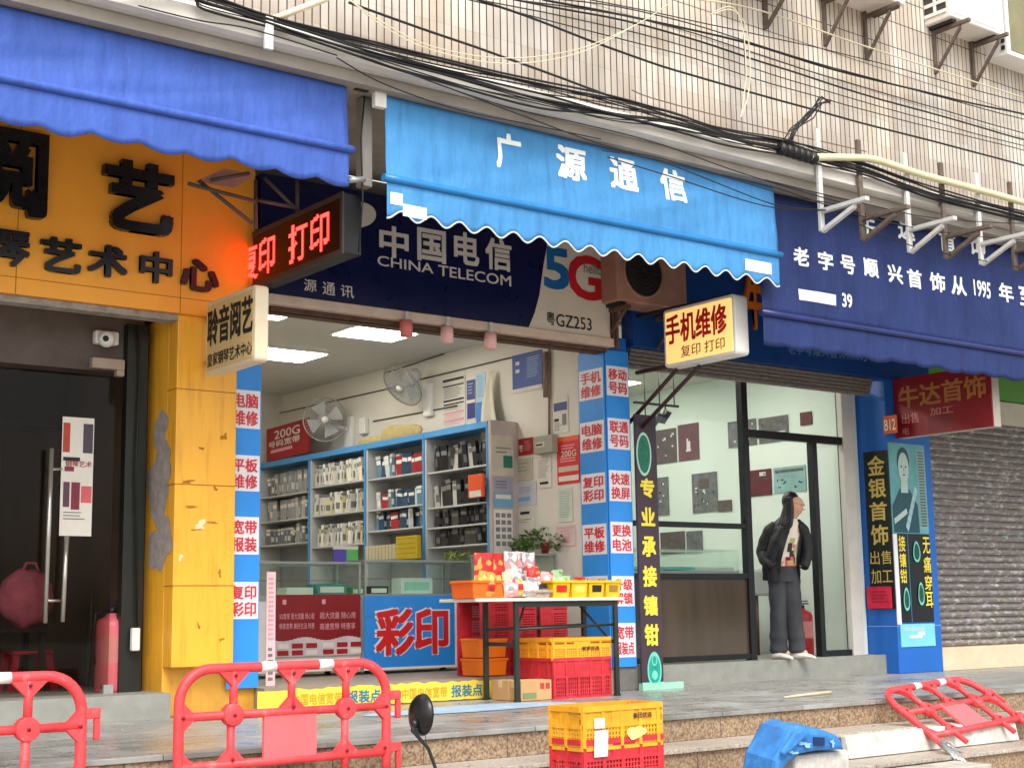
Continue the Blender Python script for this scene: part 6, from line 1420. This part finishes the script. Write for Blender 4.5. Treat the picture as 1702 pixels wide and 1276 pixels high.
br3.matrix_world = Matrix(((u_.x*s_, -n_.x*s_*-1, v_.x*sv, B1.x), (u_.y*s_, n_.y*s_, v_.y*sv, B1.y), (u_.z*s_, n_.z*s_, v_.z*sv, B1.z), (0, 0, 0, 1)))

# ------------------------------------------------------------------ scooter mirror in the foreground
c = P(698, 1187, 4.03); mr = thing('scooter', 'round black scooter mirror on a thin dark stem at the bottom edge', 'scooter mirror', (c.x, c.y, 0))
axm = (V3((0, 0, CZ))-c).normalized(); axm = (axm+RT*-1.45).normalized()
b = MB(); b.lathe(c, [(0, .022), (.03, .02), (.055, .011), (.066, -.002), (.068, -.01), (.062, -.014), (0, -.014)], 28, ax=axm); b.build('mirror_head', mat('mirror_black', (20, 20, 21), .3, .15), mr)
st0 = c+V3((0, -.012, -.028))-RT*.008; st1 = P(727, 1285, 4.0)
b = MB(); b.tube([st0+axm*.02, st0+axm*.028+V3((0, 0, -.02)), (st0+st1)/2+V3((0, 0, .0)), st1, st1+V3((.05, .0, -.2))], [.008, .007, .006, .006, .007], 8); b.lathe(st0+axm*.018, [(0, -.006), (.014, -.006), (.012, .01), (0, .012)], 12, ax=axm); b.build('mirror_stem', mat('stem_black', (34, 34, 35), .3, .1), mr)
hb = st1+V3((.05, 0, -.2)); b = MB(); b.tube([hb+V3((-.1, 0, 0)), hb+V3((.3, .05, .02)), hb+V3((.6, -.05, 0))], .014, 8); b.build('handlebar', BLACK, mr)
b = MB(); b.tube([hb+V3((.3, .05, .02)), hb+V3((.3, .4, -.5))], .03, 8); wc = hb+V3((.3, .42, 0)); wc.z = .22; b.tube([wc+V3((0, .17*cos(2*pi*k/24), .17*sin(2*pi*k/24))) for k in range(24)], .05, 8, closed=True); b.build('front_wheel', BLACK, mr)

# ------------------------------------------------------------------ things lying by the steps at right
bl_ = thing('plastic_block', 'blue plastic barrier foot lying tilted on a concrete block', 'plastic block', (6.6, 5.8, .4))
out = [(1284, 1300), (1290, 1264), (1304, 1238), (1316, 1214), (1332, 1206), (1350, 1212), (1374, 1214), (1398, 1224), (1406, 1246), (1360, 1248), (1330, 1254), (1308, 1272), (1296, 1300)]
b = MB(); b.prism([P(x, y, 5.7) for x, y in out], (.06, .3, .03)); b.build('body', mat('blue_plastic', (50, 122, 192), .55, .22, 7, .3, scuff=(120, 166, 204)), bl_, bevel=.045)
b = MB(); ri = [(1322, 1216), (1334, 1211), (1348, 1218), (1338, 1226), (1320, 1244), (1304, 1256), (1300, 1250)]; b.prism([P(x, y, 5.66) for x, y in ri], (0, .03, 0)); b.build('moulded_rib', MATS['blue_plastic'], bl_, bevel=.012)
b = MB(); 
for x0_, x1_, y0_, y1_ in ((1352, 1370, 1224, 1238),): b.prism([P(x0_, y0_, 5.695), P(x1_, y0_+1, 5.695), P(x1_, y1_, 5.695), P(x0_, y1_, 5.695)], (0, -.004, 0))
b.build('grip_slot', mat('slot_dark_blue', (14, 40, 84), .6), bl_)
b = MB(); 
for k, (x, y, w, h) in enumerate(((1338, 1236, 30, 14), (1318, 1250, 20, 10), (1384, 1234, 12, 14))): blob(b, P(x-w/2, y+h/2, 5.69), P(x+w/2, y+h/2, 5.69)-P(x-w/2, y+h/2, 5.69), P(x-w/2, y-h/2, 5.69)-P(x-w/2, y+h/2, 5.69), seed=40+k, amp=.8, n=26)
b.build('scuff_mark', mat('pale_scuff', (130, 180, 214), .7), bl_)
x0_, x1_ = P(1322, 1262, 5.75).x, P(1413, 1262, 5.75).x; zt_ = P(1366, 1250, 5.75).z
b = MB(); 
b.box(x0_, x1_, 5.75, 6.0-.02, 0, zt_); o = b.build('concrete_block', mat('rough_concrete', (186, 182, 174), .9, .3, 9, .6), None, bevel=.02); tag(o, 'rough grey concrete block under the blue plastic piece', 'concrete block')
b = MB(); rnn = random.Random(3); q0, q1 = P(1408, 1240, 6.68), P(1690, 1215, 6.68)
b.obox((q0.x, 6.66, .33), (q1.x-q0.x, .0, .0), (0, .05, 0), (0, .03, .15)); o = b.build('foam_board', mat('dirty_white_board', (196, 192, 184), .8, .35, 7, .2), None, bevel=.006); tag(o, 'dirty white board standing against the lower step', 'board')
b = MB(); q0, q1 = P(1404, 1268, 6.2), P(1606, 1262, 6.2); b.box(q0.x, q1.x, 6.0, 6.3, .325 if False else .162, .30); tag(b.build('foam_board', mat('dusty_white_plank', (166, 160, 150), .85, .28, 6, .3), None, bevel=.008), 'long dusty white slab lying at the foot of the steps', 'slab')
b = MB(); 
for k in range(4): b.tube([P(1563+k*5, 1230+k*2, 6.5), P(1588+k*6, 1262+k*2, 6.3)], .012, 6)
for k in range(3): b.tube([P(1562, 1230+k*5, 6.5), P(1602, 1252+k*6, 6.4)], .009, 6)
tag(b.build('steel_frame', STEEL, None), 'bent grey steel frame legs below the fallen red barrier', 'steel frame')
b = MB(); b.tube([PZ(1304, 1158, PLAT+.012), PZ(1330, 1155, PLAT+.012), PZ(1380, 1150, PLAT+.014)], [.006, .012, .016], 6); tag(b.build('stick', mat('bare_wood', (206, 190, 160), .8, .1), None), 'pale wooden stick lying on the terrace paving', 'stick')
rn = random.Random(17); LT = []
for k in range(26):
    q = V3((rn.uniform(3.5, 12), rn.choice((rn.uniform(7.3, 9.3), rn.uniform(6.8, 7.1))), 0)); q.z = PLAT+.004 if q.y > 7.2 else .494
    b = MB(); a = rn.uniform(0, 6.28); e = V3((cos(a), sin(a), 0)); f = V3((-sin(a), cos(a), 0)); s = rn.uniform(.008, .028)
    b.add([q, q+e*s+V3((0, 0, .004)), q+e*s*1.2+f*s, q+f*s*.8+V3((0, 0, .006))], [(0, 1, 2, 3)]); LT.append(tag(b.build('litter', rn.choice((PAPER2, KR, GREYP)), None), 'small scrap of litter on the terrace and steps', 'litter', 'scraps of litter on the terrace and steps'))

# ------------------------------------------------------------------ woman
FJ_ = FLOOR+.02
O = PZ(1316, 1096, FJ_); O.y = max(O.y, 9.82); O = V3((P(1316, 1096, O.y).x, O.y, FJ_))
dr_ = V3((O.x, O.y, 0)).normalized(); Sd = V3((dr_.y, -dr_.x, 0)); Cd = -dr_
def B(s, c, z): return O+Sd*s+Cd*c+V3((0, 0, z))
per = None
verts = []; edges = []; rad = []
def vtx(s, c, z, r, r2=None, par=None):
    verts.append(B(s, c, z)-O); rad.append((r, r2 or r))
    if par is not None: edges.append((par, len(verts)-1))
    return len(verts)-1
pel = vtx(-.03, 0, .88, .11, .1); a = vtx(-.03, 0, 1.0, .1, .09, pel); a = vtx(0, 0, 1.14, .105, .09, a); ch = vtx(.025, 0, 1.27, .1, .075, a)
nk = vtx(.065, .005, 1.345, .045, .045, ch); nk = vtx(.085, .01, 1.4, .043, .043, nk); hd = vtx(.095, .012, 1.455, .07, .072, nk); hd2 = vtx(.098, .012, 1.52, .082, .085, hd); vtx(.09, .008, 1.575, .06, .06, hd2)
fx, fc = .93, .36
vtx(.095+fx*.07, .012+fc*.07, 1.418, .026, .026, hd); nb = vtx(.098+fx*.088, .012+fc*.088, 1.485, .014, .014, hd2); vtx(.098+fx*.103, .012+fc*.103, 1.47, .01, .01, nb)
for sgn, sh_, el_, wr_, hnd in ((-1, (-.105, -.01, 1.285), (-.225, -.05, 1.05), (-.14, .09, .93), (-.09, .12, .88)), (1, (.15, .02, 1.275), (.19, .0, 1.06), (.15, .08, .93), (.12, .11, .88))):
    s1 = vtx(*sh_, .04, .04, ch); e1 = vtx(*el_, .028, .028, s1); w1 = vtx(*wr_, .02, .02, e1); vtx(*hnd, .02, .015, w1)
for sx, cx, kz, ax_, ac in ((-.1, .02, .48, -.115, .0), (.03, -.02, .48, .055, -.01)):
    h1 = vtx(sx, cx, .82, .085, .085, pel); k1 = vtx((sx+ax_)/2, cx+.02, kz, .055, .055, h1); a1 = vtx(ax_, ac, .09, .04, .04, k1); vtx(ax_+.1, ac+.05, .04, .03, .03, a1)
me = bpy.data.meshes.new('person'); me.from_pydata(verts, edges, []); per = bpy.data.objects.new('person', me); COL.objects.link(per); per.location = O; WL[per] = O.copy()
tag(per, 'woman with long black hair in a black jacket standing in the jewellery shop doorway', 'person')
me.materials.append(mat('skin', (206, 158, 130), .55, .06, 6))
sk = per.modifiers.new('skin', 'SKIN'); sk.use_smooth_shade = True
for i, sv_ in enumerate(me.skin_vertices[0].data): sv_.radius = rad[i]; sv_.use_root = i == 0
sb_ = per.modifiers.new('sub', 'SUBSURF'); sb_.levels = 2; sb_.render_levels = 2
JK = mat('jacket_black', (24, 23, 27), .6, .3, 9, .3); TEE = mat('tee_cream', (226, 214, 196), .8, .05); DEN = mat('denim_dark', (58, 59, 63), .85, .4, 7, .5, stretch=(1, 1, .4)); HAIR = mat('hair_black', (18, 15, 16), .38, .3, 30, .3, stretch=(4, 4, .5)); SHOE = mat('shoe_white', (216, 208, 196), .55, .08)
th0 = atan2(.87, .5)
def ringpt(cs, cc, rs, rc, a): return cs+rs*cos(a), cc+rc*sin(a)
# tee shirt
lv = ((.83, -.045, .125, .105), (.9, -.04, .13, .108), (1.0, -.03, .13, .105), (1.1, -.012, .132, .108), (1.2, .01, .13, .1), (1.28, .035, .11, .085), (1.35, .062, .07, .06))
def lerp_lv(L, v):
    k = v*(len(L)-1); i = min(int(k), len(L)-2); f = k-i; return [L[i][j]*(1-f)+L[i+1][j]*f for j in range(4)]
b = MB()
def tee(u, v):
    z, cs, rs, rc = lerp_lv(lv, v); a = 2*pi*u; w = .004*sin(9*a+30*z)
    s_, c_ = ringpt(cs, .0, rs+w, rc+w, a); return B(s_, c_, z)
b.grid(tee, 48, 36); o = b.build('tee_shirt', TEE, per)
pr = MB()
prn = ((.0, .02, .30, .37, 0), (-.16, .16, .12, .30, 1), (-.12, .05, .30, .40, 2), (.0, .13, .38, .52, 2), (-.1, -.02, .44, .50, 1), (-.05, .1, .52, .6, 3), (-.13, -.06, .34, .5, 3), (-.08, .09, .16, .24, 3), (.02, .14, .24, .29, 2), (-.14, -.1, .2, .3, 2))
for k, (a0, a1, v0, v1, mi) in enumerate(prn):
    a0, a1 = th0+a0*2.6, th0+a1*2.6; g_ = lambda u, v: (lambda z, cs, rs, rc: B(cs+(rs+.006+.0006*k)*cos(a0+(a1-a0)*u), (rc+.006+.0006*k)*sin(a0+(a1-a0)*u), z))(*lerp_lv(lv, v0+(v1-v0)*v)); pr.grid(g_, 6, 5, mi)
pr.build('shirt_print', [mat('print_red', (206, 60, 60), .8, .2, 30), mat('print_rose', (214, 84, 84), .8, .3, 40), mat('print_black', (50, 46, 46), .8), mat('print_olive', (170, 160, 100), .8)], o)
# jacket: open shell, two sleeves, collar
lj = ((.76, -.06, .178, .145), (.86, -.062, .18, .15), (.97, -.055, .178, .145), (1.08, -.03, .172, .142), (1.18, 0, .165, .135), (1.26, .02, .15, .115), (1.31, .04, .115, .09), (1.345, .06, .075, .07))
b = MB()
def jac(u, v):
    z, cs, rs, rc = lerp_lv(lj, v); gap = .62-.32*v
    a = th0+gap+(2*pi-2*gap)*u; w = .009*sin(5*a+14*z)+.016*noise.noise(V3((a*2.5, z*9, 1)))+.012*(.25-abs(noise.noise(V3((a*1.5+z*6, z*10, 4))))); fl = .025*max(0, 1-abs(u-.5)*2.0-.9)*0
    s_, c_ = ringpt(cs, .0, rs+w, rc+w, a); return B(s_, c_, z-.03*(abs(u-.5)*2)**3*(1-v))
b.grid(jac, 56, 30)
for P_, R__ in ((((-.085, -.01, 1.3), (-.15, -.03, 1.24), (-.205, -.045, 1.13), (-.235, -.045, 1.03), (-.205, .02, .95), (-.15, .09, .9), (-.125, .115, .87)), (.055, .075, .072, .07, .068, .06, .05)), (((.12, .015, 1.3), (.165, .01, 1.24), (.19, -.005, 1.15), (.195, .0, 1.05), (.185, .04, .96), (.165, .09, .9), (.15, .11, .87)), (.05, .06, .058, .054, .054, .05, .045))):
    pts = [B(*p) for p in P_]; pp = []; rr = []
    for i in range(len(pts)-1):
        for k in range(4): f = k/4; pp.append(pts[i].lerp(pts[i+1], f)); rr.append((R__[i]*(1-f)+R__[i+1]*f)*(1+.05*sin(i*7+k*2.1)))
    pp.append(pts[-1]); rr.append(R__[-1]); b.tube(pp, rr, 14)
b.tube([B(.06+.08*cos(th0+.35+(2*pi-.7)*k/20), .075*sin(th0+.35+(2*pi-.7)*k/20), 1.335-.02*cos(2*pi*k/20)) for k in range(21)], .02, 8)
b.build('jacket', JK, per, sub=1)
# jeans
b = MB()
def leg(P_, R__):
    pp = []; rr = []
    for i in range(len(P_)-1):
        for k in range(5):
            f = k/5; z = P_[i][2]*(1-f)+P_[i+1][2]*f
            pp.append(V3(P_[i]).lerp(V3(P_[i+1]), f)); rr.append((R__[i]*(1-f)+R__[i+1]*f)*(1+.05*sin(z*34)+.045*sin(z*61+1)+.03*sin(z*97)))
    pp.append(V3(P_[-1])); rr.append(R__[-1]); b.tube([B(*p) for p in pp], rr, 16)
leg(((-.075, .01, .88), (-.1, .02, .74), (-.105, .035, .48), (-.115, .02, .25), (-.118, .015, .045)), (.1, .102, .084, .086, .092))
leg(((.0, -.01, .88), (.025, -.005, .74), (.035, .01, .48), (.05, 0, .25), (.06, -.005, .05)), (.1, .098, .084, .082, .086))
b.grid(lambda u, v: B(-.035+.135*cos(2*pi*u), .118*sin(2*pi*u), .74+.15*v), 30, 5)
b.build('jeans', DEN, per, sub=1)
# shoes
for (s0, c0, dx, dc) in ((-.085, .1, .8, .6), (.115, .04, .96, .28)):
    b = MB(); L_ = V3((dx, dc, 0)).normalized(); Wd_ = V3((-L_.y, L_.x, 0))
    def sh_(u, v):
        a = 2*pi*u; t_ = v*2-1; prof = (1-t_*t_)**.38; h = (.055+.035*max(0, -t_)) if v < .6 else .055-.02*(v-.6)/.4
        p = L_*(.125*t_)+Wd_*(.043*prof*cos(a)*(1.08 if v > .5 else .9)); zz = max(.0, .5*h*(1+sin(a)))*prof+.002
        return B(s0+p.x, c0+p.y, zz)
    b.grid(sh_, 20, 18); o = b.build('shoe', SHOE, per)
# hair and face
hc_ = B(.088, .006, 1.515)
b = MB(); F3 = (Sd*fx+Cd*fc).normalized()
def hf(d):
    k = d.dot(F3); f = 1.0
    if k > .2 and d.z < .62: f = 1-.3*min(1, (k-.2)/.25)
    return f
b.ball(hc_-F3*.034+V3((0, 0, .012)), .088, .088, .1, n=28, k=20)
def strand(pts, rs):
    pp = []; rr = []
    for i in range(len(pts)-1):
        for k in range(5): f = k/5; pp.append(B(*pts[i]).lerp(B(*pts[i+1]), f)); rr.append(rs[i]*(1-f)+rs[i+1]*f)
    pp.append(B(*pts[-1])); rr.append(rs[-1]); b.tube(pp, rr, 10)
hr_ = random.Random(6)
for k in range(26):
    a_ = -3.9+4.9*k/25
    s0, c0 = .075+.062*cos(th0+pi+a_*.62), .005+.062*sin(th0+pi+a_*.62)
    e_ = hr_.uniform(-.02, .02); zl = hr_.uniform(1.2, 1.3)
    t_ = k/25; es, ec = .03-.2*t_+e_, .125-.13*t_
    strand(((s0, c0, 1.565), (s0*.9+es*.1, c0*.95+ec*.08, 1.47), (s0*.62+es*.38, c0*.7+ec*.3, 1.37), (s0*.2+es*.8, c0*.3+ec*.72, 1.29), (es, ec, zl-.03)), (.024, .027, .027, .024, .005))
b.build('hair', HAIR, per, sub=1)
for sg in (-1, 1):
    sd = Sd*(-fc)+Cd*fx; c = B(.098, .012, 1.497)+F3*.081+sd*(sg*.03)
    b = MB(); b.ball(c, .006, .006, .005, n=10, k=6); b.build('eye', mat('eye_dark', (40, 28, 26), .3), per)
b = MB(); c = B(.097, .012, 1.437)+F3*.088; b.ball(c, .016, .016, .006, n=10, k=6); b.build('mouth', mat('lip', (176, 92, 88), .5), per)
